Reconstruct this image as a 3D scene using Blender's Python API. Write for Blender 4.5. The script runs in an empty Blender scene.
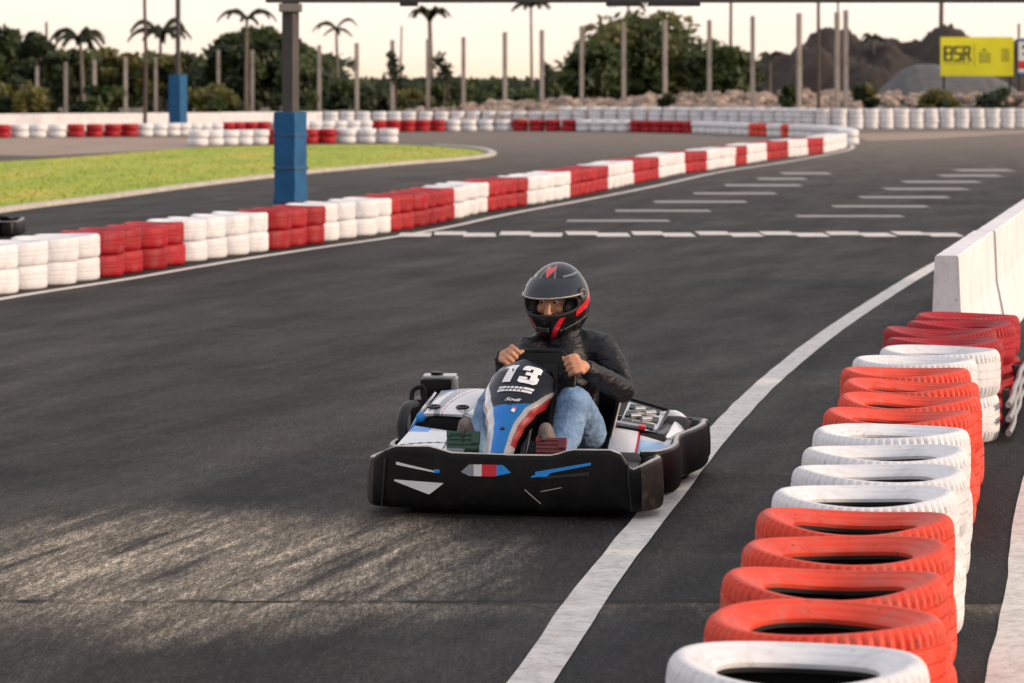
import bpy, bmesh, math, random
from mathutils import Vector, Matrix, noise
random.seed(7)
C = bpy.context.scene.collection
R = math.radians
PI = math.pi

# ------------------------------------------------------------------ camera model
F, HOR, CAMH = 3200.0, 85.0, 1.76          # focal length in pixels, horizon row, eye height
def gp(px, py, z=0.0):
    """world point at height z seen at a pixel"""
    d = (CAMH - z) * F / (py - HOR)
    return Vector(((px - 512.0) * d / F, d, z))
def wp(px, py, d):
    """world point seen at a pixel at distance d"""
    return Vector(((px - 512.0) * d / F, d, CAMH - (py - HOR) * d / F))

# ------------------------------------------------------------------ materials
def newmat(name):
    m = bpy.data.materials.new(name); m.use_nodes = True
    nt = m.node_tree
    return m, nt, nt.nodes['Principled BSDF']
def N(nt, t, **kw):
    n = nt.nodes.new(t)
    for k, v in kw.items():
        if k in ('operation', 'blend_type', 'noise_dimensions', 'data_type', 'feature', 'distance', 'interpolation'):
            setattr(n, k, v)
        else:
            n.inputs[k].default_value = v
    return n
def coords(nt, scale=(1, 1, 1), space='Object', rot=(0, 0, 0)):
    tc = nt.nodes.new('ShaderNodeTexCoord'); src = tc.outputs[space]
    if any(rot):
        m0 = nt.nodes.new('ShaderNodeMapping'); m0.inputs['Rotation'].default_value = rot
        nt.links.new(src, m0.inputs['Vector']); src = m0.outputs['Vector']
    mp = nt.nodes.new('ShaderNodeMapping'); mp.inputs['Scale'].default_value = scale
    nt.links.new(src, mp.inputs['Vector'])
    return mp.outputs['Vector']
def noise_tex(nt, vec, scale, detail=4, rough=.6):
    n = nt.nodes.new('ShaderNodeTexNoise'); n.inputs['Scale'].default_value = scale
    n.inputs['Detail'].default_value = detail; n.inputs['Roughness'].default_value = rough
    nt.links.new(vec, n.inputs['Vector']); return n.outputs['Fac']
def ramp(nt, fac, stops):
    r = nt.nodes.new('ShaderNodeValToRGB'); e = r.color_ramp.elements
    while len(e) < len(stops): e.new(.5)
    for el, (p, c) in zip(e, stops):
        el.position = p; el.color = (c, c, c, 1) if isinstance(c, (int, float)) else (*c, 1)
    nt.links.new(fac, r.inputs['Fac']); return r.outputs['Color']
def mix(nt, a, b, fac, blend='MIX'):
    m = nt.nodes.new('ShaderNodeMix'); m.data_type = 'RGBA'; m.blend_type = blend
    for s, v in ((m.inputs[6], a), (m.inputs[7], b), (m.inputs[0], fac)):
        if isinstance(v, (int, float)): s.default_value = v
        elif isinstance(v, tuple): s.default_value = (*v, 1)
        else: nt.links.new(v, s)
    return m.outputs[2]
def bump(nt, bs, height, strength=.3, dist=.01):
    b = nt.nodes.new('ShaderNodeBump'); b.inputs['Strength'].default_value = strength
    b.inputs['Distance'].default_value = dist
    nt.links.new(height, b.inputs['Height']); nt.links.new(b.outputs['Normal'], bs.inputs['Normal'])
def mat(name, col, rough=.5, var=.18, scale=6, bmp=0, bscale=60, metal=0, coat=0, dirt=None, dirt_amt=.5, spec=.5, rnd=0, chip=0):
    m, nt, bs = newmat(name)
    v = coords(nt)
    n = noise_tex(nt, v, scale, 5, .6)
    lo = tuple(max(0, c * (1 - var)) for c in col); hi = tuple(min(1, c * (1 + var)) for c in col)
    c = ramp(nt, n, [(.3, lo), (.7, hi)])
    if dirt:
        d = noise_tex(nt, v, scale * 2.3, 6, .7)
        c = mix(nt, c, dirt, ramp(nt, d, [(.52, 0.0), (.72, dirt_amt)]))
    if chip:
        ch = noise_tex(nt, v, 26, 5, .75)
        c = mix(nt, c, (.02, .018, .018), ramp(nt, ch, [(.61, 0.0), (.68, chip)]))
        st = noise_tex(nt, coords(nt, (1, 1, .35)), 10, 6, .75)
        c = mix(nt, c, (.20, .16, .14), ramp(nt, st, [(.52, 0.0), (.75, chip * .7)]))
    if rnd:
        oi = nt.nodes.new('ShaderNodeObjectInfo')
        c = mix(nt, c, ramp(nt, oi.outputs['Random'], [(0, 1 - rnd), (1, 1.0)]), 1.0, 'MULTIPLY')
    nt.links.new(c, bs.inputs['Base Color'])
    bs.inputs['Roughness'].default_value = rough; bs.inputs['Metallic'].default_value = metal
    bs.inputs['Coat Weight'].default_value = coat; bs.inputs['Specular IOR Level'].default_value = spec
    if bmp: bump(nt, bs, noise_tex(nt, v, bscale, 4, .6), bmp, .01)
    return m

M = {}
M['white_tyre'] = mat('white_tyre_paint', (.66, .655, .68), .55, .04, 5, .10, 40, dirt=(.46, .43, .41), dirt_amt=.4, rnd=.08, spec=.3, chip=.5)
M['red_tyre'] = mat('faded_red_tyre_paint', (.66, .056, .027), .6, .14, 5, .12, 40, dirt=(.50, .13, .10), dirt_amt=.65, rnd=.12, spec=.25, chip=.75)
M['dark_red_tyre'] = mat('crimson_tyre_paint', (.36, .005, .013), .55, .18, 5, .1, 40, dirt=(.16, .015, .022), dirt_amt=.5, rnd=.28, spec=.25, chip=.6)
M['rubber'] = mat('bare_black_rubber', (.012, .012, .013), .75, .3, 8, .2, 80)
M['black_plastic'] = mat('scuffed_black_plastic', (.0028, .0028, .0032), .40, .3, 5, .1, 50, dirt=(.018, .015, .012), dirt_amt=.35, spec=.16, chip=.05)
M['dusty_plastic'] = mat('dusty_black_plastic', (.035, .029, .023), .6, .4, 6, .1, 50, dirt=(.17, .13, .09), dirt_amt=.8, spec=.2, chip=.3)
M['rim_edge'] = mat('rim_lit_plastic_edge', (.34, .31, .28), .4, .3, 20)  # pale edge colour stands in for rim light along the bumper tops
M['white_panel'] = mat('white_gloss_panel', (.66, .66, .68), .25, .05, 6, coat=.4, dirt=(.35, .33, .31), dirt_amt=.35)
M['grey_panel'] = mat('grey_livery', (.22, .23, .26), .3, .1, 6, coat=.3)
M['blue_panel'] = mat('blue_livery', (.008, .235, .68), .36, .06, 6, coat=.15)
M['pale_blue'] = mat('pale_blue_livery', (.32, .52, .76), .3, .08, 6, coat=.3)
M['red_panel'] = mat('red_livery', (.60, .018, .032), .36, .06, 6, coat=.15)
M['navy'] = mat('navy_livery', (.012, .018, .036), .36, .1, 6, coat=.12)
M['green_pedal'] = mat('green_pedal_paint', (.003, .055, .026), .4, .2, 30)
M['red_pedal'] = mat('red_pedal_paint', (.15, .005, .010), .4, .2, 30)
M['steel'] = mat('brushed_steel', (.42, .42, .42), .32, .1, 20, metal=.9)
M['dark_metal'] = mat('dark_metal', (.03, .03, .032), .4, .2, 12, metal=.5)
M['gold_metal'] = mat('zinc_floor', (.26, .21, .14), .6, .2, 12, metal=.2)
M['skin'] = mat('skin', (.44, .20, .115), .5, .12, 18, .1, 120)
M['skin_dark'] = mat('brow_hair', (.02, .012, .01), .7)
M['eye_white'] = mat('eye_white', (.6, .58, .55), .2, .02)
M['helmet'] = mat('black_helmet_shell', (.007, .007, .009), .2, .1, 8, coat=.25, spec=.35)
M['helmet_red'] = mat('red_helmet_graphic', (.55, .012, .025), .2, .1, 8, coat=.8)
M['helmet_grey'] = mat('grey_helmet_graphic', (.10, .105, .12), .2, .1, 8, coat=.8)
M['helmet_liner'] = mat('helmet_liner', (.01, .01, .011), .9)
M['shoe'] = mat('grey_brown_shoe', (.11, .085, .075), .65, .2, 30, .2, 90)
M['sole'] = mat('shoe_sole', (.05, .045, .042), .7)

def jacket_mat():
    m, nt, bs = newmat('dark_jacket_cloth')
    v = coords(nt)
    c = ramp(nt, noise_tex(nt, v, 14, 5), [(.3, (.003, .0034, .0048)), (.7, (.008, .009, .0125))])
    nt.links.new(c, bs.inputs['Base Color']); bs.inputs['Roughness'].default_value = .5; bs.inputs['Specular IOR Level'].default_value = .3
    f = noise_tex(nt, coords(nt, (1.0, 1.0, 2.0)), 20, 3, .5)
    bump(nt, bs, f, .6, .02); return m
def jeans_mat():
    m, nt, bs = newmat('blue_denim')
    v = coords(nt)
    a = ramp(nt, noise_tex(nt, v, 9, 6, .7), [(.32, (.08, .14, .25)), (.55, (.15, .25, .40)), (.75, (.28, .38, .52))])
    w = noise_tex(nt, coords(nt, (1, 1, .25)), 260, 2)
    c = mix(nt, a, (.03, .06, .13), ramp(nt, w, [(.45, 0.0), (.75, .25)]))
    nt.links.new(c, bs.inputs['Base Color']); bs.inputs['Roughness'].default_value = .85
    bump(nt, bs, noise_tex(nt, coords(nt, (1.3, .8, 1.2)), 16, 4, .55), .9, .02); return m
M['jacket'] = jacket_mat(); M['jeans'] = jeans_mat()

def visor_mat():
    m, nt, bs = newmat('smoked_visor')
    bs.inputs['Base Color'].default_value = (.02, .026, .038, 1); bs.inputs['Roughness'].default_value = .09
    bs.inputs['Alpha'].default_value = .70; bs.inputs['Coat Weight'].default_value = .45; bs.inputs['Specular IOR Level'].default_value = .4
    return m
M['visor'] = visor_mat()

def asphalt_mat():
    m, nt, bs = newmat('worn_asphalt')
    v = coords(nt)
    grain = noise_tex(nt, coords(nt, (1, .30, 1)), 120, 2, .6)
    grain2 = noise_tex(nt, coords(nt, (1, .28, 1)), 42, 3, .65)
    grain3 = noise_tex(nt, coords(nt, (1, .22, 1)), 14, 3, .6)
    grain4 = noise_tex(nt, coords(nt, (1, .09, 1)), 62, 2, .6)
    big = noise_tex(nt, v, .45, 5, .62)
    streak = noise_tex(nt, coords(nt, (.9, .2, 1), rot=(0, 0, R(16))), 1.7, 7, .66)
    fine = noise_tex(nt, coords(nt, (6.5, .45, 1), rot=(0, 0, R(15))), 1.5, 7, .66)
    sep = nt.nodes.new('ShaderNodeSeparateXYZ'); nt.links.new(v, sep.inputs[0])
    X, Y = sep.outputs[0], sep.outputs[1]
    def mth(op, a, b=0.0):
        mu = nt.nodes.new('ShaderNodeMath'); mu.operation = op
        for s, x in ((mu.inputs[0], a), (mu.inputs[1], b)):
            if isinstance(x, (int, float)): s.default_value = x
            else: nt.links.new(x, s)
        return mu.outputs[0]
    def mul(a, b): return mth('MULTIPLY', a, b)
    def smooth(src, a, b, lo=0.0, hi=1.0):
        r = nt.nodes.new('ShaderNodeMapRange'); r.interpolation_type = 'SMOOTHSTEP'
        for k, x in ((1, a), (2, b), (3, lo), (4, hi)): r.inputs[k].default_value = x
        nt.links.new(src, r.inputs[0]); return r.outputs[0]
    base = ramp(nt, big, [(.25, (.0112, .0110, .0112)), (.5, (.0160, .0153, .0148)), (.8, (.028, .0255, .0228))])
    base = mix(nt, base, (.052, .044, .036), ramp(nt, streak, [(.40, 0.0), (.78, .65)]))
    base = mix(nt, base, (.010, .010, .012), ramp(nt, noise_tex(nt, coords(nt, (.9, .14, 1), rot=(0, 0, R(12))), 1.2, 5), [(.50, 0.0), (.74, .6)]))
    # rubbered-in bands along the racing line, and one long hairline crack
    lines = noise_tex(nt, coords(nt, (2.6, .022, 1), rot=(0, 0, R(8.5))), 1.0, 4, .6)
    base = mix(nt, base, ramp(nt, lines, [(.34, .55), (.5, 1.0), (.68, 1.45)]), .75, 'MULTIPLY')
    cr = mth('SUBTRACT', mth('SUBTRACT', Y, 18.58), mul(mth('ADD', X, 1.26), 2.53))
    cr = mth('ABSOLUTE', mth('ADD', cr, mul(noise_tex(nt, v, 1.3, 5), .9)))
    crm = mul(smooth(cr, .03, .10, 1.0, 0.0), mul(smooth(X, -3.4, -2.6), smooth(X, -1.0, -.3, 1.0, 0.0)))
    base = mix(nt, base, (.007, .007, .007), mul(crm, .75))
    # newer, darker tarmac between the painted edge and the tyre row: edge runs obliquely
    lane = smooth(mth('SUBTRACT', X, mul(mth('SUBTRACT', Y, 9.4), .235)), .02, .12)
    lane = mul(lane, smooth(Y, 24, 30, 1.0, 0.0))
    base = mix(nt, base, (.012, .0125, .014), mul(lane, .65))
    # worn pale aggregate plus glancing sunlight painted in, left in front of kart
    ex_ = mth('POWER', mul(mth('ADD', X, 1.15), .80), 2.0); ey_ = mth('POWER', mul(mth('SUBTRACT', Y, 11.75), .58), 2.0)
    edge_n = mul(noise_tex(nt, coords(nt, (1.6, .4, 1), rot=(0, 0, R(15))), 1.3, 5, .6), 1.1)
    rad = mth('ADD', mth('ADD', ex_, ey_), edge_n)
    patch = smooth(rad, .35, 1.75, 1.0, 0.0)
    sunlit_scuff = mul(patch, ramp(nt, fine, [(.36, .04), (.50, .45), (.64, 1.0)]))
    base = mix(nt, base, (.46, .39, .30), mul(mul(sunlit_scuff, ramp(nt, grain2, [(.30, .7), (.62, 1.0)])), 1.0))
    # transverse construction joint with a ragged pale lip
    jn = mth('ADD', Y, mul(noise_tex(nt, coords(nt, (1, 1, 1)), 2.4, 4), .22))
    jm = mul(smooth(jn, 10.97, 11.0), smooth(jn, 11.03, 11.07, 1.0, 0.0))
    base = mix(nt, base, (.005, .005, .005), mul(jm, ramp(nt, noise_tex(nt, v, 4, 4), [(.36, .25), (.6, 1.0)])))
    lip = mul(mul(smooth(jn, 10.55, 10.95), smooth(jn, 10.95, 10.98, 1.0, 0.0)), ramp(nt, noise_tex(nt, coords(nt, (1, .5, 1)), 3.5, 6, .7), [(.44, 0.0), (.68, .75)]))
    base = mix(nt, base, (.17, .145, .11), lip)
    # loose pale stones and dark pores
    base = mix(nt, base, ramp(nt, grain, [(.30, .22), (.5, .9), (.70, 1.9)]), .85, 'MULTIPLY')
    base = mix(nt, base, ramp(nt, grain2, [(.30, .6), (.5, .97), (.74, 1.5)]), .85, 'MULTIPLY')
    base = mix(nt, base, ramp(nt, grain3, [(.3, .7), (.72, 1.35)]), .8, 'MULTIPLY')
    base = mix(nt, base, ramp(nt, grain4, [(.30, .45), (.5, .96), (.72, 1.7)]), .75, 'MULTIPLY')
    # far away the infield track is paler, grazing reflection painted into the colour
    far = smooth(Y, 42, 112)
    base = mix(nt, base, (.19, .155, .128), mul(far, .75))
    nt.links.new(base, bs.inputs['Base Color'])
    nt.links.new(ramp(nt, streak, [(.35, .85), (.7, .66)]), bs.inputs['Roughness'])
    bs.inputs['Specular IOR Level'].default_value = .16
    bump(nt, bs, mth('ADD', grain, mul(grain2, 1.2)), .55, .006)
    return m
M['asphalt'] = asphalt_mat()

def paint_mat(name, wear=.5, lum=1.0):
    m, nt, bs = newmat(name)
    v = coords(nt)
    n = noise_tex(nt, v, 22, 6, .75); n2 = noise_tex(nt, v, 3, 4, .6)
    c = mix(nt, (.56 * lum, .52 * lum, .48 * lum), (.70 * lum, .675 * lum, .65 * lum), n2)
    c = mix(nt, c, (.07, .066, .06), ramp(nt, n, [(.5, 0.0), (.78, wear)]))
    c = mix(nt, c, (.30, .27, .24), ramp(nt, noise_tex(nt, v, 7, 6, .7), [(.45, 0.0), (.7, .55)]))
    nt.links.new(c, bs.inputs['Base Color']); bs.inputs['Roughness'].default_value = .7
    bump(nt, bs, noise_tex(nt, v, 95, 3), .4, .004); return m
M['paint'] = paint_mat('worn_white_road_paint', .8)
M['paint_worn'] = paint_mat('very_worn_white_road_paint', 1.0, .42)

def grass_mat():
    m, nt, bs = newmat('mown_grass_soil')
    v = coords(nt)
    c = ramp(nt, noise_tex(nt, coords(nt, (1, .3, 1)), .55, 6, .65), [(.28, (.17, .26, .012)), (.5, (.29, .34, .02)), (.70, (.48, .35, .06))])
    nt.links.new(c, bs.inputs['Base Color']); bs.inputs['Roughness'].default_value = .9
    bump(nt, bs, noise_tex(nt, v, 12, 5), .25, .02); return m
M['grass'] = grass_mat()
def blade_mat(name, a, b):
    m, nt, bs = newmat(name)
    c = ramp(nt, noise_tex(nt, coords(nt), .8, 5), [(.3, a), (.7, b)])
    nt.links.new(c, bs.inputs['Base Color']); bs.inputs['Roughness'].default_value = .7
    return m
M['blade'] = blade_mat('grass_blades', (.20, .30, .012), (.38, .39, .028))

def leaf_mat(name, a, b, sc=.6):
    m, nt, bs = newmat(name)
    c = ramp(nt, noise_tex(nt, coords(nt), sc, 4), [(.3, a), (.7, b)])
    nt.links.new(c, bs.inputs['Base Color']); bs.inputs['Roughness'].default_value = .6
    tr = nt.nodes.new('ShaderNodeBsdfTranslucent'); nt.links.new(c, tr.inputs['Color'])
    ms = nt.nodes.new('ShaderNodeMixShader'); ms.inputs[0].default_value = .4
    out = nt.nodes['Material Output']
    nt.links.new(bs.outputs[0], ms.inputs[1]); nt.links.new(tr.outputs[0], ms.inputs[2]); nt.links.new(ms.outputs[0], out.inputs['Surface'])
    return m
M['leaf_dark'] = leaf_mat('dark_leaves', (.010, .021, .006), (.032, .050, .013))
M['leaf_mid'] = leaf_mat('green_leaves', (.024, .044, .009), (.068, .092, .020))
M['leaf_olive'] = leaf_mat('olive_leaves', (.075, .085, .016), (.17, .15, .035))
M['palm_leaf'] = leaf_mat('palm_fronds', (.018, .030, .008), (.06, .06, .017))
M['bark'] = mat('bark', (.09, .07, .055), .9, .3, 3, .6, 12)
M['palm_bark'] = mat('palm_bark', (.16, .13, .105), .9, .25, 3, .6, 12)
M['concrete_post'] = mat('weathered_concrete', (.25, .22, .20), .85, .25, 2.5, .4, 25, dirt=(.08, .07, .06), dirt_amt=.6)
M['concrete_white'] = mat('whitewashed_concrete', (.68, .655, .67), .75, .06, 2.2, .3, 30, dirt=(.44, .40, .41), dirt_amt=.5, chip=.5)
M['pole'] = mat('dark_pole_wood', (.07, .05, .04), .8, .25, 4, .3, 20)
M['gantry'] = mat('grey_brown_post_paint', (.045, .038, .034), .55, .2, 4, .1, 30)
M['collar'] = mat('grey_collar', (.2, .18, .16), .6, .15, 8)
M['tarp'] = mat('blue_vinyl_pad', (.012, .085, .20), .62, .2, 5, .6, 9, spec=.2)
M['strap'] = mat('blue_strap', (.01, .06, .15), .6)
M['sign_yellow'] = mat('yellow_banner', (.76, .69, .010), .5, .06, 1.2, .2, 3)
M['sign_black'] = mat('black_print', (.015, .015, .014), .5)
M['sign_grey'] = mat('faint_dark_print', (.16, .145, .02), .5)
M['sign_white'] = mat('white_banner', (.7, .69, .69), .5, .06, 1)
M['sign_red'] = mat('red_print', (.55, .02, .03), .5)
M['sign_blue'] = mat('blue_print', (.03, .10, .33), .5)
M['earth'] = mat('brown_earth', (.022, .0125, .008), .95, .45, .5, 1.0, 3, dirt=(.05, .03, .018), dirt_amt=.7)
M['bank'] = mat('bank_soil', (.10, .075, .055), .95, .3, 1.2, .9, 4, dirt=(.05, .055, .025), dirt_amt=.8)
M['gravel'] = mat('grey_gravel', (.085, .083, .084), .95, .2, 2, .9, 14)
M['rock'] = mat('pale_pink_rock', (.30, .225, .18), .9, .55, 1.6, .9, 5, dirt=(.05, .04, .032), dirt_amt=.9)
M['dust'] = mat('sandy_dust', (.26, .19, .145), .9, .2, .6, .3, 20)
M['silver'] = mat('galvanised_tube', (.30, .295, .29), .42, .12, 9, metal=.6)

# ------------------------------------------------------------------ mesh helpers
def link(name, bm, mats, parent=None, smooth=None):
    me = bpy.data.meshes.new(name)
    bm.normal_update(); bm.to_mesh(me); bm.free()
    if not isinstance(mats, (list, tuple)): mats = [mats]
    for m in mats: me.materials.append(M[m] if isinstance(m, str) else m)
    if smooth is not None:
        for p in me.polygons: p.use_smooth = True
        if smooth < 180:
            try: me.set_sharp_from_angle(angle=R(smooth))
            except Exception: pass
    o = bpy.data.objects.new(name, me); C.objects.link(o)
    if parent: o.parent = parent
    return o
def tag(o, label=None, cat=None, group=None, kind=None):
    if label: o['label'] = label
    if cat: o['category'] = cat
    if group: o['group'] = group
    if kind: o['kind'] = kind
    return o
def empty(name, loc=(0, 0, 0), rz=0):
    o = bpy.data.objects.new(name, None); C.objects.link(o); o.location = loc; o.rotation_euler = (0, 0, rz)
    o.empty_display_size = .2
    return o
def copy_tree(o, parent=None):
    c = o.copy(); C.objects.link(c); c.parent = parent
    for ch in [k for k in o.children]: copy_tree(ch, c)
    return c
def box(bm, c, s, rot=None, bev=0, mi=0):
    r = bmesh.ops.create_cube(bm, size=1)
    vs = r['verts']
    bmesh.ops.scale(bm, vec=s, verts=vs)
    if bev:
        es = list({e for v in vs for e in v.link_edges})
        rb = bmesh.ops.bevel(bm, geom=es, offset=bev, segments=2, affect='EDGES', profile=.7)
        vs = list({v for f in rb['faces'] for v in f.verts} | {v for v in vs if v.is_valid})
        # every vertex of this island
        seen = set(vs); st = list(vs)
        while st:
            v = st.pop()
            for e in v.link_edges:
                w = e.other_vert(v)
                if w not in seen: seen.add(w); st.append(w)
        vs = list(seen)
    if rot is not None: bmesh.ops.rotate(bm, cent=(0, 0, 0), matrix=rot, verts=vs)
    bmesh.ops.translate(bm, vec=c, verts=vs)
    if mi:
        for f in {f for v in vs for f in v.link_faces}: f.material_index = mi
    return vs
def frame(t):
    t = t.normalized()
    a = Vector((0, 0, 1)) if abs(t.z) < .9 else Vector((1, 0, 0))
    u = t.cross(a).normalized(); return u, t.cross(u).normalized()
def tube(bm, pts, rad, seg=10, caps=True, mi=0):
    pts = [Vector(p) for p in pts]; n = len(pts)
    if not isinstance(rad, (list, tuple)): rad = [rad] * n
    rings = []; pu = None
    for i, p in enumerate(pts):
        t = (pts[min(i + 1, n - 1)] - pts[max(i - 1, 0)]).normalized()
        if pu is None: u, w = frame(t)
        else:
            u = (pu - t * pu.dot(t)).normalized(); w = t.cross(u).normalized()
        pu = u
        rr = rad[i]; ru, rw = rr if isinstance(rr, (list, tuple)) else (rr, rr)
        rings.append([bm.verts.new(p + u * (ru * math.cos(2 * PI * k / seg)) + w * (rw * math.sin(2 * PI * k / seg))) for k in range(seg)])
    for a, b in zip(rings, rings[1:]):
        for k in range(seg):
            f = bm.faces.new((a[k], a[(k + 1) % seg], b[(k + 1) % seg], b[k])); f.material_index = mi
    if caps:
        for r_ in (rings[0][::-1], rings[-1]):
            f = bm.faces.new(r_); f.material_index = mi
    return rings
def curve(pts, n):
    """Catmull-Rom resample"""
    P = [Vector((*p, 0)) if len(p) == 2 else Vector(p) for p in pts]; P = [P[0] * 2 - P[1]] + P + [P[-1] * 2 - P[-2]]
    out = []; segs = len(P) - 3
    for i in range(n):
        s = i / (n - 1) * segs; k = min(int(s), segs - 1); t = s - k
        a, b, c, d = P[k:k + 4]
        out.append(.5 * ((2 * b) + (c - a) * t + (2 * a - 5 * b + 4 * c - d) * t * t + (3 * b - a - 3 * c + d) * t ** 3))
    return out
def capsule(bm, pts, rad, seg=14):
    """tube with rounded ends, for remeshing"""
    pts = [Vector(p) for p in pts]
    a, b = pts[0], pts[-1]
    ta = (pts[1] - a).normalized(); tb = (b - pts[-2]).normalized()
    def s(r, k):
        return tuple(x * k for x in r) if isinstance(r, (list, tuple)) else r * k
    def m(r): return min(r) if isinstance(r, (list, tuple)) else r
    P = [a - ta * m(rad[0]) * .95, a - ta * m(rad[0]) * .6] + pts + [b + tb * m(rad[-1]) * .6, b + tb * m(rad[-1]) * .95]
    Q = [s(rad[0], .3), s(rad[0], .8)] + list(rad) + [s(rad[-1], .8), s(rad[-1], .3)]
    tube(bm, P, Q, seg)
def ellipsoid(bm, c, r, rot=None, seg=20, mi=0):
    res = bmesh.ops.create_uvsphere(bm, u_segments=seg, v_segments=max(8, seg * 2 // 3), radius=1)
    vs = res['verts']; bmesh.ops.scale(bm, vec=r, verts=vs)
    if rot is not None: bmesh.ops.rotate(bm, cent=(0, 0, 0), matrix=rot, verts=vs)
    bmesh.ops.translate(bm, vec=c, verts=vs)
    if mi:
        for f in {f for v in vs for f in v.link_faces}: f.material_index = mi
    return vs
def fuse(o, voxel, it=4, fac=.5, wrinkle=0, wscale=14):
    """fuse overlapping closed shells of a mesh into one continuous skin"""
    md = o.modifiers.new('r', 'REMESH'); md.mode = 'VOXEL'; md.voxel_size = voxel
    sm = o.modifiers.new('s', 'SMOOTH'); sm.iterations = it; sm.factor = fac
    dg = bpy.context.evaluated_depsgraph_get(); dg.update()
    me = bpy.data.meshes.new_from_object(o.evaluated_get(dg))
    old = o.data; mats = list(old.materials)
    o.modifiers.clear(); o.data = me
    me.materials.clear()
    for m in mats: me.materials.append(m)
    for p in me.polygons: p.use_smooth = True; p.material_index = 0
    if wrinkle:
        nr = [v.normal.copy() for v in me.vertices]
        for v, n in zip(me.vertices, nr):
            q = Vector((v.co.x * wscale, v.co.y * wscale, v.co.z * wscale * 1.9))
            a = 1 - abs(noise.noise(q)) * 2
            b = 1 - abs(noise.noise(q * 2.1 + Vector((3, 1, 5)))) * 2
            v.co += n * wrinkle * (a * .7 + b * .35 - .5)
    bpy.data.meshes.remove(old)
    return o
def strip(name, pts, width, z, matname, n=80, jitter=.006):
    """a flat painted line; pts are ground points along its centre; the width is measured across it"""
    P = curve([(p.x, p.y, 0) for p in pts], n); bm = bmesh.new(); prev = None
    for i, p in enumerate(P):
        t = (P[min(i + 1, n - 1)] - P[max(i - 1, 0)]).normalized(); s = Vector((t.y, -t.x, 0))
        w = width[0] + (width[1] - width[0]) * i / (n - 1) if isinstance(width, tuple) else width
        a = p - s * (w / 2 + jitter * noise.noise(p * 2.3)); b = p + s * (w / 2 + jitter * noise.noise(p * 2.3 + Vector((7, 3, 1))))
        a.z = b.z = z
        cur = (bm.verts.new(a), bm.verts.new(b))
        if prev: bm.faces.new((prev[0], prev[1], cur[1], cur[0]))
        prev = cur
    return tag(link(name, bm, matname), kind='structure')

# ------------------------------------------------------------------ ground
bm = bmesh.new()
vs = [bm.verts.new(p) for p in ((-900, -30, 0), (900, -30, 0), (900, 2500, 0), (-900, 2500, 0))]
bm.faces.new(vs)
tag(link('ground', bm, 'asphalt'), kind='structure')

def sheet(name, pxs, z, matname, kind='structure'):
    bm = bmesh.new()
    f = bm.faces.new([bm.verts.new((*gp(x, y).xy, z)) for x, y in pxs])
    if f.normal.z < 0: f.normal_flip()
    f.normal_update()
    if f.normal.z < 0: f.normal_flip()
    return tag(link(name, bm, matname), kind=kind)
# sandy shoulder in the far left, and the earth beyond the far barrier
sheet('sandy_path', [(-260, 150), (-260, 139), (120, 137.4), (205, 138), (215, 146), (150, 151), (40, 156)], .004, 'dust')
sheet('far_soil', [(-900, 127), (1900, 118), (60000, 85.4), (-60000, 85.4)], .006, 'bank')
sheet('dusty_track_edge', [(850, 134), (1060, 129.6), (1060, 131.5), (930, 139), (868, 141)], .004, 'dust')

# infield lawn with its painted rim
lawn_edge = [(-160, 236), (0, 210.5), (100, 198), (200, 184.5), (300, 173), (400, 163.8), (455, 159.5), (482, 156.2), (487, 153), (468, 149.4),
             (430, 146.6), (390, 145), (300, 145.4), (205, 147.5), (130, 153), (0, 162), (-260, 172)]
L = [gp(x, y) for x, y in lawn_edge]
L = [Vector((p.x, p.y, 0)) for p in curve(L, 90)]
bm = bmesh.new(); f = bm.faces.new([bm.verts.new((p.x, p.y, .008)) for p in L]); f.normal_update()
if f.normal.z < 0: f.normal_flip()
tag(link('lawn', bm, 'grass'), kind='structure')
def inside(x, y, poly):
    c = False; j = len(poly) - 1
    for i in range(len(poly)):
        a, b = poly[i], poly[j]
        if (a.y > y) != (b.y > y) and x < (b.x - a.x) * (y - a.y) / (b.y - a.y) + a.x: c = not c
        j = i
    return c
bm = bmesh.new(); k = 0
while k < 9000:
    px, py = random.uniform(-10, 490), 146 + 66 * random.random() ** 1.25
    p = gp(px, py)
    if not inside(p.x, p.y, L): continue
    k += 1
    a = random.uniform(0, PI); w = .015; h = random.uniform(.015, .04)
    u = Vector((math.cos(a), math.sin(a), 0)) * w; t = Vector((random.uniform(-.05, .05), random.uniform(-.05, .05), h))
    b0 = Vector((p.x, p.y, .008))
    bm.faces.new((bm.verts.new(b0 - u), bm.verts.new(b0 + u), bm.verts.new(b0 + t)))
tag(link('grass', bm, 'blade'), 'short yellow green grass growing on the infield lawn', 'grass', kind='stuff')
kerb_px = [(-160, 238), (0, 212), (100, 199.3), (200, 185.8), (300, 174.2), (400, 164.8), (458, 160.2), (487, 156.6), (492, 153.2), (475, 149), (436, 146)]
bm = bmesh.new(); P = curve([gp(x, y) for x, y in kerb_px], 80); prev = None
for i, p in enumerate(P):
    t = (P[min(i + 1, 79)] - P[max(i - 1, 0)]).normalized(); s = Vector((t.y, -t.x, 0)) * .09
    cur = [bm.verts.new(q) for q in (p + s, p + s + Vector((0, 0, .06)), p - s + Vector((0, 0, .06)), p - s)]
    if prev:
        for a in range(3): bm.faces.new((prev[a], prev[a + 1], cur[a + 1], cur[a]))
    prev = cur
tag(link('lawn_kerb', bm, mat('dirty_kerb', (.42, .38, .34), .8, .2, 3)), kind='structure')

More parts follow.
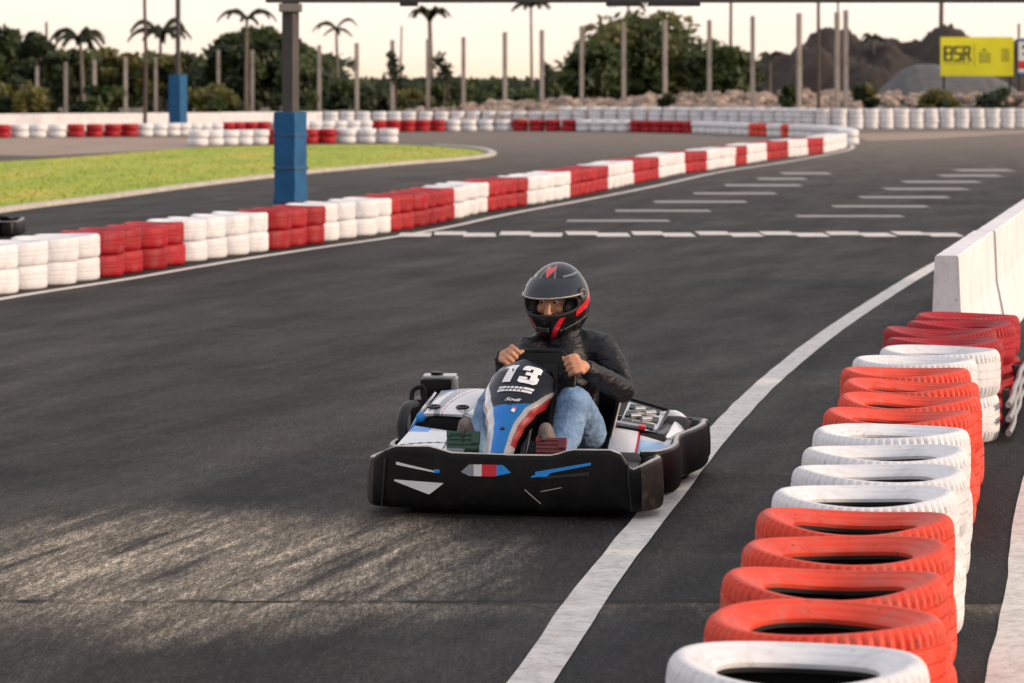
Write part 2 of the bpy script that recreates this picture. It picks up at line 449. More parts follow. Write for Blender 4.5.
# painted lines
edge = [(380, 900), (450, 785), (531, 683), (580, 610), (620, 556), (667, 497), (720, 432), (768, 383), (824, 337), (880, 299), (936, 265), (985, 240), (1040, 217)]
strip('track_edge_line', [gp(*p) for p in edge], (.135, .135), .004, 'paint', 140)
pit = [gp(985, 683) + Vector((.1, 0, 0)), gp(1006, 590) + Vector((.1, 0, 0)), gp(1024, 479) + Vector((.1, 0, 0)), gp(1075, 330) + Vector((.1, 0, 0))]
pit = [pit[0] * 2 - pit[1]] + pit
strip('pit_lane_line', pit, .2, .004, 'paint', 60)
left = [(-60, 309), (0, 299.6), (33, 294), (127, 279.5), (193, 268), (260, 257), (326, 247), (392, 237.5), (450, 227), (510, 214), (591, 199), (654, 186.5), (721, 172), (777, 163.5), (815, 157), (845, 151), (853, 147.5), (850, 145)]
strip('barrier_edge_line', [gp(*p) for p in left], .12, .005, 'paint', 140)
# start line: two offset rows of worn white blocks
bm = bmesh.new(); d0 = gp(512, 235).y
def quad(bm, x0, x1, y0, y1, z=.005):
    j = lambda: random.uniform(-.02, .02)
    bm.faces.new([bm.verts.new(p) for p in ((x0 + j(), y0 + j(), z), (x1 + j(), y0 + j(), z), (x1 + j(), y1 + j(), z), (x0 + j(), y1 + j(), z))])
for k in range(9):
    px = 370 + 65.3 * k
    a, b, c_ = gp(px, 233).x, gp(px + 31, 233).x, gp(px + 61, 233).x
    yA, yB, yC = gp(0, 231.8).y, gp(0, 234.9).y, gp(0, 237.0).y
    if k: quad(bm, a, b, yB - .10, yA)
    quad(bm, b - .02, c_, yC, yB + .42, .0052)
tag(link('start_line_marking', bm, 'paint'), kind='structure')
bm = bmesh.new()
for x0, x1, y in [(567, 669, 221), (615, 711, 211), (655, 746, 202), (693, 776, 193.6), (725, 801, 185.5), (757, 806, 179), (782, 830, 173.5),
                  (798, 902, 216.4), (832, 927, 206.6), (860, 949, 197.4), (885, 967, 189.2), (904, 980, 182), (940, 1000, 175.8), (955, 1012, 170.4)]:
    t = .95
    quad(bm, gp(x0, y).x, gp(x1, y).x, gp(0, y + t).y, gp(0, y - t).y, .0045)
tag(link('grid_marking', bm, 'paint_worn'), kind='structure')

# ------------------------------------------------------------------ tyres
TR, TW = .300, .221
def tyre_mesh(name, seg, detail, paint, sag=0.0, ph=0.0):
    h = TW / 2
    if detail:
        out = [(.188, -.062), (.186, -.073), (.193, -.081), (.206, -.087), (.214, -.090), (.217, -.094), (.232, -.100), (.246, -.1035), (.249, -.107), (.262, -.110), (.274, -.1085), (.284, -.102), (.2915, -.092),
               (.2955, -.080), (.2980, -.064), (.2985, -.0600), (.2925, -.0585), (.2925, -.0545), (.2990, -.0525), (.300, -.034), (.300, -.0205), (.2935, -.019), (.2935, -.0145), (.300, -.013)]
        out = out + [(r, -z) for r, z in out[::-1]]
        inn = [(.192, .050), (.235, .078), (.265, .082), (.280, .066), (.286, .035), (.286, -.035), (.280, -.066), (.265, -.082), (.235, -.078), (.192, -.050)]
    else:
        out = [(.185, -.06), (.21, -.083), (.25, -.107), (.274, -.1105), (.290, -.103), (.2985, -.088), (.301, -.05), (.301, -.026), (.2965, -.022), (.2965, -.016), (.301, -.012), (.301, .012), (.2965, .016), (.2965, .022), (.301, .026), (.301, .05), (.2985, .088), (.290, .103), (.274, .1105), (.25, .107), (.21, .083), (.185, .06)]
        inn = [(.235, .08), (.280, .066), (.287, 0), (.280, -.066), (.235, -.08)]
    prof = out + inn; no = len(out); n = len(prof)
    bm = bmesh.new(); rings = []
    for k in range(seg):
        a = 2 * PI * k / seg; ring = []
        for i, (r, z) in enumerate(prof):
            if detail and i < no:
                az = abs(z)
                if .079 < az < .104 and r > .28 and (k % 3) == 0: r -= .009
                if .059 < az < .079 and r > .29 and (k % 3) == 0: r -= .008
                if az < .05 and r > .2985 and (k % 6) == 0: r -= .003
            zz = z + h + sag * math.cos(2 * a + ph) * (1 if z > 0 else 0) * (.5 + .5 * r / .3)
            ring.append(bm.verts.new((r * math.cos(a) * (1 + sag * .6 * math.cos(2 * a + ph)), r * math.sin(a), zz)))
        rings.append(ring)
    for k in range(seg):
        a, b = rings[k], rings[(k + 1) % seg]
        for i in range(n):
            j = (i + 1) % n
            f = bm.faces.new((a[i], b[i], b[j], a[j]))
            f.material_index = 0 if i < no - 1 else 1
    bmesh.ops.recalc_face_normals(bm, faces=bm.faces)
    me = bpy.data.meshes.new(name); bm.to_mesh(me); bm.free()
    me.materials.append(M[paint]); me.materials.append(M['rubber'])
    for p in me.polygons: p.use_smooth = True
    me.set_sharp_from_angle(angle=R(40))
    return me
hi = {}; lo = {}
for col, pm in (('white', 'white_tyre'), ('red', 'red_tyre'), ('dark red', 'dark_red_tyre')):
    hi[col] = [tyre_mesh('tyre_shape', 186, True, pm, s, p) for s, p in ((.010, 0), (.016, .5), (.006, 1.2))]
    lo[col] = [tyre_mesh('tyre_shape', 40, False, pm, s, p) for s, p in ((.005, 0), (.009, .9))]
ORD = ['', 'first', 'second', 'third', 'fourth', 'fifth', 'sixth', 'seventh', 'eighth', 'ninth', 'tenth', 'eleventh', 'twelfth', 'thirteenth', 'fourteenth', 'fifteenth', 'sixteenth', 'seventeenth', 'eighteenth', 'nineteenth', 'twentieth']
def add_tyre(me, x, y, z, label, group, tilt=.02):
    o = bpy.data.objects.new('tyre', me); C.objects.link(o)
    o.location = (x, y, z); o.rotation_euler = (random.uniform(-tilt, tilt), random.uniform(-tilt, tilt), random.choice((0, PI)) + random.uniform(-.25, .25))
    return tag(o, label, 'tyre', group)

# near row along the right edge: two high
row = [(801, 639, 'white'), (819, 603, 'red'), (835, 569, 'red'), (845, 535, 'red'), (854, 507.4, 'red'), (867, 483, 'white'), (876, 462, 'white'), (882, 442.5, 'white'),
       (889, 422.7, 'white'), (899, 407, 'red'), (907, 393, 'red'), (913, 378.6, 'red'), (908, 365.5, 'red'), (917, 354.8, 'white'), (935, 347, 'white'),
       (943, 339.3, 'dark red'), (940, 330.5, 'dark red'), (950, 322.5, 'dark red'), (961, 316.5, 'dark red')]
blocks = ['nearest stack of the right row at the bottom edge', 'nearest red block of the right row', 'middle white block of the right row', 'far red block of the right row',
          'far white pair of the right row', 'crimson block by the concrete barrier']
prev = None; bi = -1; last = None; pos = 0
rowpos = []
for cx, ty, col in row:
    d = (CAMH - 2 * TW) * F / (ty - HOR) - TR * .97
    x = (cx - 512) * d / F
    if prev:
        v = Vector((x - prev[0], d - prev[1])); 
        if v.length < .606: v = v.normalized() * .606; x, d = prev[0] + v.x, prev[1] + v.y
    prev = (x, d); rowpos.append((x, d, col))
runs = []
for r_ in rowpos:
    if runs and runs[-1][0][2] == r_[2]: runs[-1].append(r_)
    else: runs.append([r_])
for bi, run in enumerate(runs):
    for k, (x, d, col) in enumerate(run):
        for tier in (0, 1):
            side = 'upper' if tier else 'lower'
            nth = '' if len(run) == 1 else ', ' + ORD[k + 1] + ' from the front of the'
            lab = f'{side} {"crimson" if col == "dark red" else col} tyre{nth} {blocks[bi]}' if nth else f'{side} white tyre of the {blocks[bi]}'
            me = random.choice(hi[col])
            o = add_tyre(me, x + random.uniform(-.012, .012) + (.006 if tier == 0 else 0), d + random.uniform(-.004, .004), tier * (TW + .004), lab, 'tyres of the near row on the right', .012)

# long barrier on the left, curving round its far tip and back along the far straight
wall_px = [(-40, 303), (0, 296.5), (28, 291.5), (99, 280), (187, 264.5), (272, 251), (322, 243), (391, 232.5), (445, 222), (484, 212.6), (524, 206), (565, 199), (601, 191.6),
           (629, 185.4), (655, 179.8), (681, 174), (705, 171), (728, 167.2), (743, 164.6), (765, 161), (785, 158), (804, 156), (819, 154), (836, 151.3), (847, 148)]
colour_px = [(-99, 'white'), (99, 'red'), (187, 'white'), (272, 'red'), (322, 'white'), (391, 'red'), (445, 'white'), (484, 'red'), (525, 'white'), (565, 'red'), (601, 'white'), (629, 'red'),
             (655, 'white'), (681, 'red'), (705, 'white'), (728, 'red'), (743, 'white'), (765, 'red'), (785, 'white'), (804, 'red'), (819, 'white')]
P = curve([gp(*p) for p in wall_px], 1200)
def walk(P, step):
    out = [P[0]]; acc = 0
    for a, b in zip(P, P[1:]):
        acc += (b - a).length
        if acc >= step: out.append(b); acc = 0
    return out
W = walk(P, .607); n = len(W)
wall = []
for i, p in enumerate(W):
    t = (W[min(i + 1, n - 1)] - W[max(i - 1, 0)]).normalized(); nrm = Vector((-t.y, t.x, 0))
    c = p + nrm * TR
    q_ = p.lerp(c, .45); px = 512 + F * q_.x / q_.y
    blk = max(k for k, (q, _) in enumerate(colour_px) if q <= px)
    wall.append((c, nrm, colour_px[blk][1], blk))
cols = {}
for w in wall: cols.setdefault(w[3], []).append(w)
COMB = []       # tyres beyond the 300 that show largest: (x, y, z, colour)
for blk, ws in cols.items():
    col = colour_px[blk][1]; nth = ORD[blk // 2 + 1]
    for k, (c, nrm, _, _) in enumerate(ws):
        j = Vector((random.uniform(-.02, .02), random.uniform(-.02, .02), 0))
        for tier in (0, 1):
            lab = f'{"upper" if tier else "lower"} {col} tyre, {ORD[k + 1]} in the {nth} {col} block from the left of the long barrier'
            cc = col if (random.random() > .06 or col == 'white') else 'dark red'
            use = 'dark red' if (col == 'red') else 'white'
            add_tyre(random.choice(lo[use]), c.x + j.x * (1 + tier), c.y + j.y, tier * (TW * .92 + .003), lab, 'tyres of the long left barrier', .012).scale = (1, 1, .92)
        if k % 1 == 0:
            q = c + nrm * .61
            if random.random() < -1:
                colq = 'dark red' if (col == 'red') != (random.random() < .2) else 'white'
                COMB.append((q.x, q.y, TW * .9, colq)); COMB.append((q.x, q.y, 0, colq))
# far run of the same barrier (two high), inner row on the lawn, and the tall white wall
def run(pxs, spec, tiers, step=.63, th=1.0, first=None, back=False):
    P = curve([gp(*p) for p in pxs], 900); Wk = walk(P, step); out = []
    for i, p in enumerate(Wk):
        px = 512 + F * p.x / p.y
        col = [c for q, c in spec if q <= px][-1]
        for t in range(tiers): out.append((p.x, p.y + TR, t * (TW * th + .002), col))
    return out
far_px = [(850, 145), (842, 141.5), (815, 138.8), (775, 137), (740, 135.3), (690, 133.4), (600, 131.8), (500, 131.2), (400, 131.8), (250, 134.2), (140, 136.6), (0, 138), (-60, 138.5)]
far_sp = [(-999, 'white'), (-60, 'dark red'), (3, 'white'), (68, 'dark red'), (140, 'white'), (218, 'dark red'), (274, 'white'), (374, 'dark red'), (449, 'white'), (516, 'dark red'), (580, 'white'), (634, 'dark red'),
          (693, 'white'), (754, 'red'), (774, 'white'), (789, 'red'), (798, 'white')]
COMB += run(far_px, far_sp, 2)
COMB += run([(197, 146), (265, 144.6), (335, 143.6), (398, 143.4)], [(-9, 'white'), (266, 'dark red'), (338, 'white')], 2)
tall_px = [(1100, 127.4), (1024, 128), (930, 128.4), (830, 128.8), (780, 128), (700, 127), (600, 126.4), (470, 126), (300, 126.5), (215, 127)]
tall = run(tall_px, [(-999, 'white')], 4, .645, .9)
tall = [t for t in tall if 512 + F * t[0] / t[1] > 560 or t[2] < .5]
# the white stacks in the far right: individuals
stacks = {}
for x, y, z, c in tall: stacks.setdefault((x, y), []).append(z)
TIER = ['bottom', 'second lowest', 'second highest', 'top']
vis = [k for k in stacks if 818 < 512 + F * k[0] / k[1] < 1030]
vis.sort(key=lambda k: -k[0]); vis = vis[:14]
for i, k in enumerate(vis):
    for t, z in enumerate(stacks[k]):
        o = add_tyre(random.choice(lo['white']), k[0] + random.uniform(-.02, .02), k[1], z, f'{TIER[t]} white tyre of the {ORD[i + 1]} stack from the right in the far white wall', 'tyres of the far white wall', .02)
        o.scale = (1, 1, .9)
for k, zs in stacks.items():
    if k in vis: continue
    for z in zs: COMB.append((k[0], k[1], z, 'white'))
bm = bmesh.new()
src = {c: lo[c][0] for c in ('white', 'red', 'dark red')}
verts, faces, mids = [], [], []
prof = [(.19, -.086), (.243, -.112), (.285, -.098), (.299, -.04), (.299, .04), (.285, .098), (.243, .112), (.19, .086), (.21, .07), (.28, .05), (.28, -.05), (.21, -.07)]
cm = {'white': 0, 'red': 1, 'dark red': 2}
for x, y, z, c in COMB:
    b0 = len(verts); seg = 22; dx, dy = random.uniform(-.02, .02), random.uniform(-.02, .02)
    for k in range(seg):
        a = 2 * PI * k / seg
        for r, zz in prof: verts.append((x + dx + r * math.cos(a), y + dy + r * math.sin(a), z + .11 + zz * .97))
    m = len(prof)
    for k in range(seg):
        for i in range(m):
            faces.append((b0 + k * m + i, b0 + ((k + 1) % seg) * m + i, b0 + ((k + 1) % seg) * m + (i + 1) % m, b0 + k * m + (i + 1) % m))
            mids.append(cm[c] if i < 7 else 3)
bm.free()
me = bpy.data.meshes.new('tyre_barriers'); me.from_pydata(verts, [], faces)
for nm in ('white_tyre', 'red_tyre', 'dark_red_tyre', 'rubber'): me.materials.append(M[nm])
me.polygons.foreach_set('material_index', mids); me.polygons.foreach_set('use_smooth', [True] * len(faces))
o = bpy.data.objects.new('tyre_barriers', me); C.objects.link(o)
tag(o, 'red and white painted tyres stacked along the far bends of the track', 'tyre barrier', kind='stuff')

# ------------------------------------------------------------------ concrete barrier, rail, walls
def barrier_mesh(length):
    prof = [(-.155, 0), (-.155, .05), (-.085, .40), (-.070, .742), (-.062, .75), (.062, .75), (.070, .742), (.085, .40), (.155, .05), (.155, 0)]
    bm = bmesh.new(); A = [bm.verts.new((x, 0, z)) for x, z in prof]; ns = 16; ringp = A
    bm.faces.new(A)
    for s in range(1, ns + 1):
        B = [bm.verts.new((x + .0035 * noise.noise(Vector((z * 5, s * .7, x * 9))), length * s / ns, z + (.004 * noise.noise(Vector((s * .8, 3, 1))) if z > .1 else 0))) for x, z in prof]
        for i in range(len(prof) - 1): bm.faces.new((ringp[i], ringp[i + 1], B[i + 1], B[i]))
        ringp = B
    bm.faces.new(ringp[::-1])
    bmesh.ops.recalc_face_normals(bm, faces=bm.faces)
    return bm
b0 = Vector((2.575, 18.95, 0)); ang = -math.atan2(1.93, 8.9)
names = ['nearest white concrete barrier block with its end face behind the crimson tyres', 'second white concrete barrier block behind the nearest one', 'third white concrete barrier block at the right edge of the photo',
         'white concrete barrier block beyond the right edge of the photo']
mesh0 = None
for i in range(3):
    if mesh0 is None:
        o = link('concrete_barrier', barrier_mesh(3.32), 'concrete_white'); mesh0 = o.data
    else:
        o = bpy.data.objects.new('concrete_barrier', mesh0); C.objects.link(o)
    o.location = b0 + Vector((-math.sin(ang), math.cos(ang), 0)) * (3.34 * i) + Vector((random.uniform(-.01, .01), 0, 0)); o.rotation_euler = (0, 0, ang + random.uniform(-.006, .006))
    tag(o, names[i], 'barrier', 'white concrete barrier blocks')
rail = empty('guard_rail', (2.7, 17, 0)); tag(rail, 'silver guard rail of three zigzag tubes beside the crimson tyres', 'guard rail')
path = [(2.45, 15.75), (2.53, 16.2), (2.62, 16.65), (2.70, 17.1), (2.80, 17.6), (2.89, 18.05), (3.0, 18.5), (3.1, 19.0), (3.24, 19.6), (3.5, 20.8)]
for k, z in enumerate((.045, .115, .185)):
    bm = bmesh.new(); pts = [(x - 2.7, y - 17, z) for x, y in path]
    zig = []
    for i, p in enumerate(pts):
        zig.append((p[0] + (.006 if i % 2 else -.006), p[1], p[2]))
    tube(bm, curve(zig, 60), .016, 10); link('rail_tube', bm, 'silver', rail, 60)
for x, y in path[1::3]:
    bm = bmesh.new(); box(bm, (x - 2.7 - .03, y - 17, .11), (.035, .035, .22), bev=.004); link('post', bm, 'dark_metal', rail)
bm = bmesh.new(); a, b = gp(-70, 134), gp(480, 123.6); a = Vector((a.x, 121, 0)); b = Vector((-8.0, 131, 0))
dirv = (b - a); ln = dirv.length
box(bm, (ln / 2, 0, .33), (ln, .2, .66), bev=.02)
o = link('concrete_wall', bm, 'concrete_white'); o.location = a; o.rotation_euler = (0, 0, math.atan2(dirv.y, dirv.x))
tag(o, 'long low white concrete wall behind the far left tyres', 'wall')

# ------------------------------------------------------------------ gantry post over the track
def pad_post(name, label, px, d, padw, padtop, poler, top, collar):
    x = (px - 512) * d / F
    r = empty(name, (x, d, 0)); tag(r, label, 'post')
    bm = bmesh.new(); box(bm, (0, 0, padtop / 2), (padw, padw, padtop), Matrix.Rotation(R(-27), 3, 'Z'), .025)
    bmesh.ops.subdivide_edges(bm, edges=[e for e in bm.edges if abs((e.verts[0].co - e.verts[1].co).z) > .5], cuts=14)
    for v in bm.verts:
        q = v.co * 5; v.co += Vector((noise.noise(q), noise.noise(q + Vector((9, 2, 1))), 0)) * .012
    link('pad', bm, 'tarp', r, 40)
    for z in (.35, .75, 1.15):
        bm = bmesh.new(); box(bm, (0, 0, z), (padw * .985 + .02, padw * .985 + .02, .04), Matrix.Rotation(R(-27), 3, 'Z'), .006)
        link('strap', bm, 'strap', r)
    bm = bmesh.new(); box(bm, (0, 0, (padtop + top) / 2), (poler * 1.55, poler * 1.55, top - padtop + .05), Matrix.Rotation(R(-27), 3, 'Z'), .012); link('pole', bm, 'gantry', r)
    if collar:
        bm = bmesh.new(); box(bm, (0, 0, collar), (.27, .27, .10), None, .01); link('collar', bm, 'collar', r)
    return r
gd = 39.0
g = empty('track_gantry', (0, gd, 0)); tag(g, 'dark overhead gantry beam on a post with blue padded base', 'gantry')
pp = pad_post('padded_post', 'x', 290.5, gd, .30, 1.43, .10, 2.75, 2.70)
for ch in list(pp.children):
    ch.parent = g; ch.location = (pp.location.x, 0, 0)
g2x = (1150 - 512) * gd / F
bpy.data.objects.remove(pp)
for ch in list(g.children):
    c = ch.copy(); C.objects.link(c); c.parent = g; c.location.x = g2x
bm = bmesh.new(); x0 = (266 - 512) * gd / F
box(bm, ((x0 + g2x + .2) / 2, 0, 2.765 + .14), (g2x + .2 - x0, .22, .28), None, .01); link('beam', bm, 'gantry', g)
for a, b in ((606, 640), (648, 700), (400, 418)):
    bm = bmesh.new(); xa, xb = (a - 512) * gd / F, (b - 512) * gd / F
    box(bm, ((xa + xb) / 2, -.02, 2.755), (xb - xa, .2, .07), None, .012); link('lamp_housing', bm, 'dark_metal', g)
pad_post('padded_pole', 'tall pole with wide blue padded base behind the far left tyres', 178, 119, .5, 2.15, .09, 7.5, 0)

# ------------------------------------------------------------------ far poles and fence posts
def pole(px, y0, d, r, label, cat='pole', name='tall_pole', grp=None, m='pole', base=0.0):
    x = (px - 512) * d / F; top = CAMH + (HOR - y0) * d / F
    bm = bmesh.new()
    if name == 'fence_post':
        box(bm, (0, 0, top / 2), (r * 2, r * 2, top), Matrix.Rotation(random.uniform(0, .5), 3, 'Z'), .02)
    else:
        tube(bm, [(0, 0, 0), (random.uniform(-.03, .03), 0, top * .5), (random.uniform(-.05, .05), 0, top)], [r * 1.15, r, r * .8], 10)
    o = link(name, bm, m); o.location = (x, d, base)
    return tag(o, label, cat, grp)
posts = [(38, 66), (66, 62), (95, 60), (125, 57), (155, 57), (219, 50), (252, 50), (319, 45), (356, 43), (392, 40), (428, 39), (464, 37), (504, 32), (542, 30), (582, 26), (623, 22), (666, 20), (710, 20), (753, 16), (800, 13), (837, 12), (846.5, 10)]
pl = ['leftmost grey fence post in front of the dark trees', 'second fence post from the left', 'fence post below the leftmost palm, third from the left', 'fourth fence post from the left', 'fifth fence post from the left, beside the thin tall pole',
      'fence post at the left side of the round dark tree', 'fence post in front of the round dark tree, left of the padded gantry post', 'fence post just right of the padded gantry post', 'fence post below the two fronded palm', 'fence post overgrown by a climbing shrub',
      'fence post beside the trunk of the upright palm', 'fence post right of the upright palm', 'fence post left of the thin bare trunk palm', 'fence post right of the thin bare trunk palm',
      'fence post at the left edge of the big green tree', 'second fence post in front of the big green tree', 'third fence post in front of the big green tree, with a weed at its foot', 'fourth fence post in front of the big green tree', 'fence post at the right edge of the big green tree',
      'first fence post in front of the brown dirt mound', 'left one of two close fence posts before the dirt mound', 'right one of two close fence posts before the dirt mound']
for (px, y), lb in zip(posts, pl):
    d = 165 - 33 * px / 850
    pole(px + random.uniform(-1, 1), y, d, .088, lb, 'fence post', 'fence_post', 'grey concrete fence posts', 'concrete_post')
pole(145, -30, 122, .07, 'thin tall dark pole left of the blue padded pole')
pole(819, -30, 134, .075, 'thin tall brown pole in front of the dirt mound')
pole(838, -30, 150, .05, 'thin rod rising behind the two close fence posts', name='thin_mast')
pole(731, -30, 180, .09, 'thin dark mast rising behind the big green tree', name='thin_mast')
pole(941, -30, 210, .16, 'tapered dark pole rising above the yellow sign')
pole(47, 22, 190, .09, 'short bare pole above the dark trees at far left', name='thin_mast')
pole(401, 26, 190, .06, 'faint thin mast right of the overgrown fence post', name='thin_mast')

# ------------------------------------------------------------------ bank, mounds, rocks, signs
def ridge(name, prof, d, depth, matname, rough=.3, base=0.0, nx=90, ny=14, label=None, cat=None):
    """a heap whose skyline follows (px, py) pairs at distance d"""
    bm = bmesh.new(); grid = []
    x0, x1 = prof[0][0], prof[-1][0]
    for i in range(nx + 1):
        px = x0 + (x1 - x0) * i / nx
        for (a, ya), (b, yb) in zip(prof, prof[1:]):
            if a <= px <= b: py = ya + (yb - ya) * (px - a) / max(1e-6, b - a); break
        top = CAMH + (HOR - py) * d / F; X = (px - 512) * d / F; col = []
        for j in range(ny + 1):
            t = j / ny * 2 - 1
            prf = max(0, 1 - abs(t) ** 1.5)
            y = d + t * depth
            z = base + (top - base) * prf
            z += rough * noise.fractal(Vector((X * .45, y * .3, 1.7)), .8, 2.1, 6) * (prf ** .5) if prf > 0 else 0
            col.append(bm.verts.new((X, y, max(-.1, z))))
        grid.append(col)
    for a, b in zip(grid, grid[1:]):
        for j in range(ny): bm.faces.new((a[j], b[j], b[j + 1], a[j + 1]))
    return link(name, bm, matname, None, 60)
tag(ridge('earth_mound', [(700, 96), (745, 72), (770, 60), (792, 54), (806, 45), (822, 38), (838, 36), (852, 39), (862, 42), (874, 39), (884, 46), (905, 49), (922, 43), (936, 34), (950, 31), (964, 36), (985, 44), (1030, 46), (1100, 60)], 205, 16, 'earth', 1.0, nx=170, ny=26), kind='structure')
tag(ridge('gravel_heap', [(868, 100), (885, 84), (900, 72), (915, 67), (935, 66), (960, 70), (985, 74), (1005, 82), (1020, 92)], 165, 6, 'gravel', .15), kind='structure')
tag(ridge('earth_bank', [(-80, 118), (200, 116), (360, 112), (480, 107), (600, 100), (700, 96), (800, 95), (900, 95), (1000, 97), (1120, 100)], 143, 6, 'bank', .2, nx=140), kind='structure')
# rubble rocks on the bank
verts, faces = [], []
def rock(c, s):
    b0 = len(verts); bm = bmesh.new(); bmesh.ops.create_icosphere(bm, subdivisions=1, radius=1)
    for v in bm.verts:
        q = v.co * 1.3 + Vector((random.random() * 50, 0, 0)); v.co *= .75 + .5 * random.random()
    rot = Matrix.Rotation(random.uniform(0, 6), 3, 'Z') @ Matrix.Rotation(random.uniform(0, 3), 3, 'X')
    sc = Vector((s * random.uniform(.8, 1.4), s * random.uniform(.7, 1.2), s * random.uniform(.55, .95)))
    bm.verts.index_update()
    for v in bm.verts:
        w = rot @ v.co; verts.append((c[0] + w.x * sc.x, c[1] + w.y * sc.y, c[2] + w.z * sc.z))
    for f in bm.faces: faces.append([b0 + v.index for v in f.verts])
    bm.free()
for k in range(1500):
    px = random.uniform(400, 1100); t = random.random()
    if px < 520 and random.random() > (px - 400) / 120: continue
    ytop = 111 - min(1, max(0, (px - 400) / 300)) * 15 if px < 700 else 94.5
    if px > 890 and random.random() < .45: continue
    d = 137 + 5.2 * t
    z0 = (CAMH - (ytop - HOR) * 142 / F)
    rock(((px - 512) * d / F, d - .4, z0 * t ** .8 + .05), random.choice((.12, .16, .2, .26, .34)) * random.uniform(.8, 1.25))
me = bpy.data.meshes.new('rubble'); me.from_pydata(verts, [], faces); me.materials.append(M['rock'])
o = bpy.data.objects.new('rubble', me); C.objects.link(o)
tag(o, 'pale pinkish rocks tumbled along the bank behind the white tyres', 'rubble', kind='stuff')

def text_mesh(body, size, bold=0.0, shear=0, spacing=1.0):
    cu = bpy.data.curves.new('lettering', 'FONT'); cu.body = body; cu.size = size; cu.offset = bold; cu.shear = shear
    cu.space_character = spacing; cu.align_x = 'CENTER'; cu.align_y = 'CENTER'; cu.resolution_u = 4
    o = bpy.data.objects.new('lettering', cu); C.objects.link(o)
    dg = bpy.context.evaluated_depsgraph_get(); dg.update()
    me = bpy.data.meshes.new_from_object(o.evaluated_get(dg)); me.transform(o.matrix_world)
    bpy.data.objects.remove(o); bpy.data.curves.remove(cu)
    return me
sd = 146.0
def sx(px): return (px - 512) * sd / F
def sz(py): return CAMH + (HOR - py) * sd / F
s = empty('billboard', (sx(977), sd, 0)); tag(s, 'yellow billboard with black block letters above the rocks', 'sign')
def plate(bm, x0, x1, y0, y1, dy, ox, th=.02, mi=0):
    box(bm, ((sx(x0) + sx(x1)) / 2 - ox, dy, (sz(y0) + sz(y1)) / 2), (abs(sx(x1) - sx(x0)), th, abs(sz(y0) - sz(y1))), mi=mi)
ox = sx(977)
bm = bmesh.new(); plate(bm, 940.5, 1013.5, 37, 76, 0, ox, .06); link('panel', bm, 'sign_yellow', s)
bm = bmesh.new()
def bar(px0, py0, px1, py1): plate(bm, px0, px1, py0, py1, -.035, ox, .012)
def letter_poly(pts):
    vs = [bm.verts.new((sx(x) - ox, -.04, sz(y))) for x, y in pts]
    f = bm.faces.new(vs); r = bmesh.ops.extrude_face_region(bm, geom=[f])
    bmesh.ops.translate(bm, vec=(0, .008, 0), verts=[v for v in r['geom'] if isinstance(v, bmesh.types.BMVert)])
# B S R in square capitals
x = 944.2
bar(x - .6, 46, x + 2.1, 61.2); bar(x + 2.1, 46, x + 6.6, 48); bar(x + 2.1, 52.6, x + 6.6, 54.6); bar(x + 2.1, 59.2, x + 6.6, 61.2); bar(x + 6.6, 46.4, x + 8.6, 60.8)
x = 953.8
bar(x, 46, x + 8, 48); bar(x, 48, x + 2.1, 52.6); bar(x, 52.6, x + 8, 54.6); bar(x + 5.9, 54.6, x + 8, 59.2); bar(x, 59.2, x + 8, 61.2)
x = 962.8
bar(x, 46, x + 7.6, 48); bar(x + 5.5, 48, x + 7.6, 52.4); bar(x, 48, x + 2.1, 61.2); bar(x + 2.1, 52.4, x + 7.4, 54.4)
letter_poly([(x + 3.6, 54.5), (x + 5.8, 54.5), (x + 8.8, 61.2), (x + 6.4, 61.2)])
link('lettering', bm, 'sign_black', s)
bm = bmesh.new()
for k in range(6): bar(944.5 + 4.4 * k, 62.8, 947.6 + 4.4 * k, 63.8)
for r_ in range(4):
    for k in range(3): bar(979 + 4 * k, 53 + 2.7 * r_, 982.2 + 4 * k, 54.4 + 2.7 * r_)
link('small_print', bm, 'sign_grey', s); bm = bmesh.new()
for r_ in range(5): bar(1001.5, 49 + 2.7 * r_, 1009.5, 50.2 + 2.7 * r_)
link('small_print', bm, 'sign_grey', s); bm = bmesh.new(); bar(982, 49, 986, 51)
link('small_print', bm, 'sign_grey', s); bm = bmesh.new(); bar(974, 44, 974.5, 66)
link('small_print', bm, 'sign_grey', s)
for px in (944, 1010):
    bm = bmesh.new(); h = sz(76) + .4; box(bm, (sx(px) - ox, .08, h / 2), (.1, .1, h)); link('post', bm, 'dark_metal', s)
s2 = empty('banner_sign', (sx(1040), sd - 1, 0)); tag(s2, 'white banner with blue and red bands cut by the right edge', 'sign')
ox = sx(1040)
for nm, y0, y1, m_ in (('panel', 38, 74.5, 'sign_white'), ('blue_band', 39, 41.6, 'sign_blue'), ('red_band', 61, 69, 'sign_red'), ('blue_foot_band', 72.2, 74.4, 'sign_blue')):
    bm = bmesh.new(); plate(bm, 1015, 1068, y0, y1, 0 if nm == 'panel' else -.03, ox, .05 if nm == 'panel' else .012); link(nm, bm, m_, s2)
bm = bmesh.new(); bar(1019, 45.5, 1023.5, 48.5); bar(1026, 45, 1040, 50); bar(1019, 53, 1050, 55); link('lettering', bm, 'sign_black', s2)
for px in (1015.5, 1067):
    bm = bmesh.new(); h = sz(24); box(bm, (sx(px) - ox, .06, h / 2), (.09, .09, h)); link('post', bm, 'dark_metal', s2)

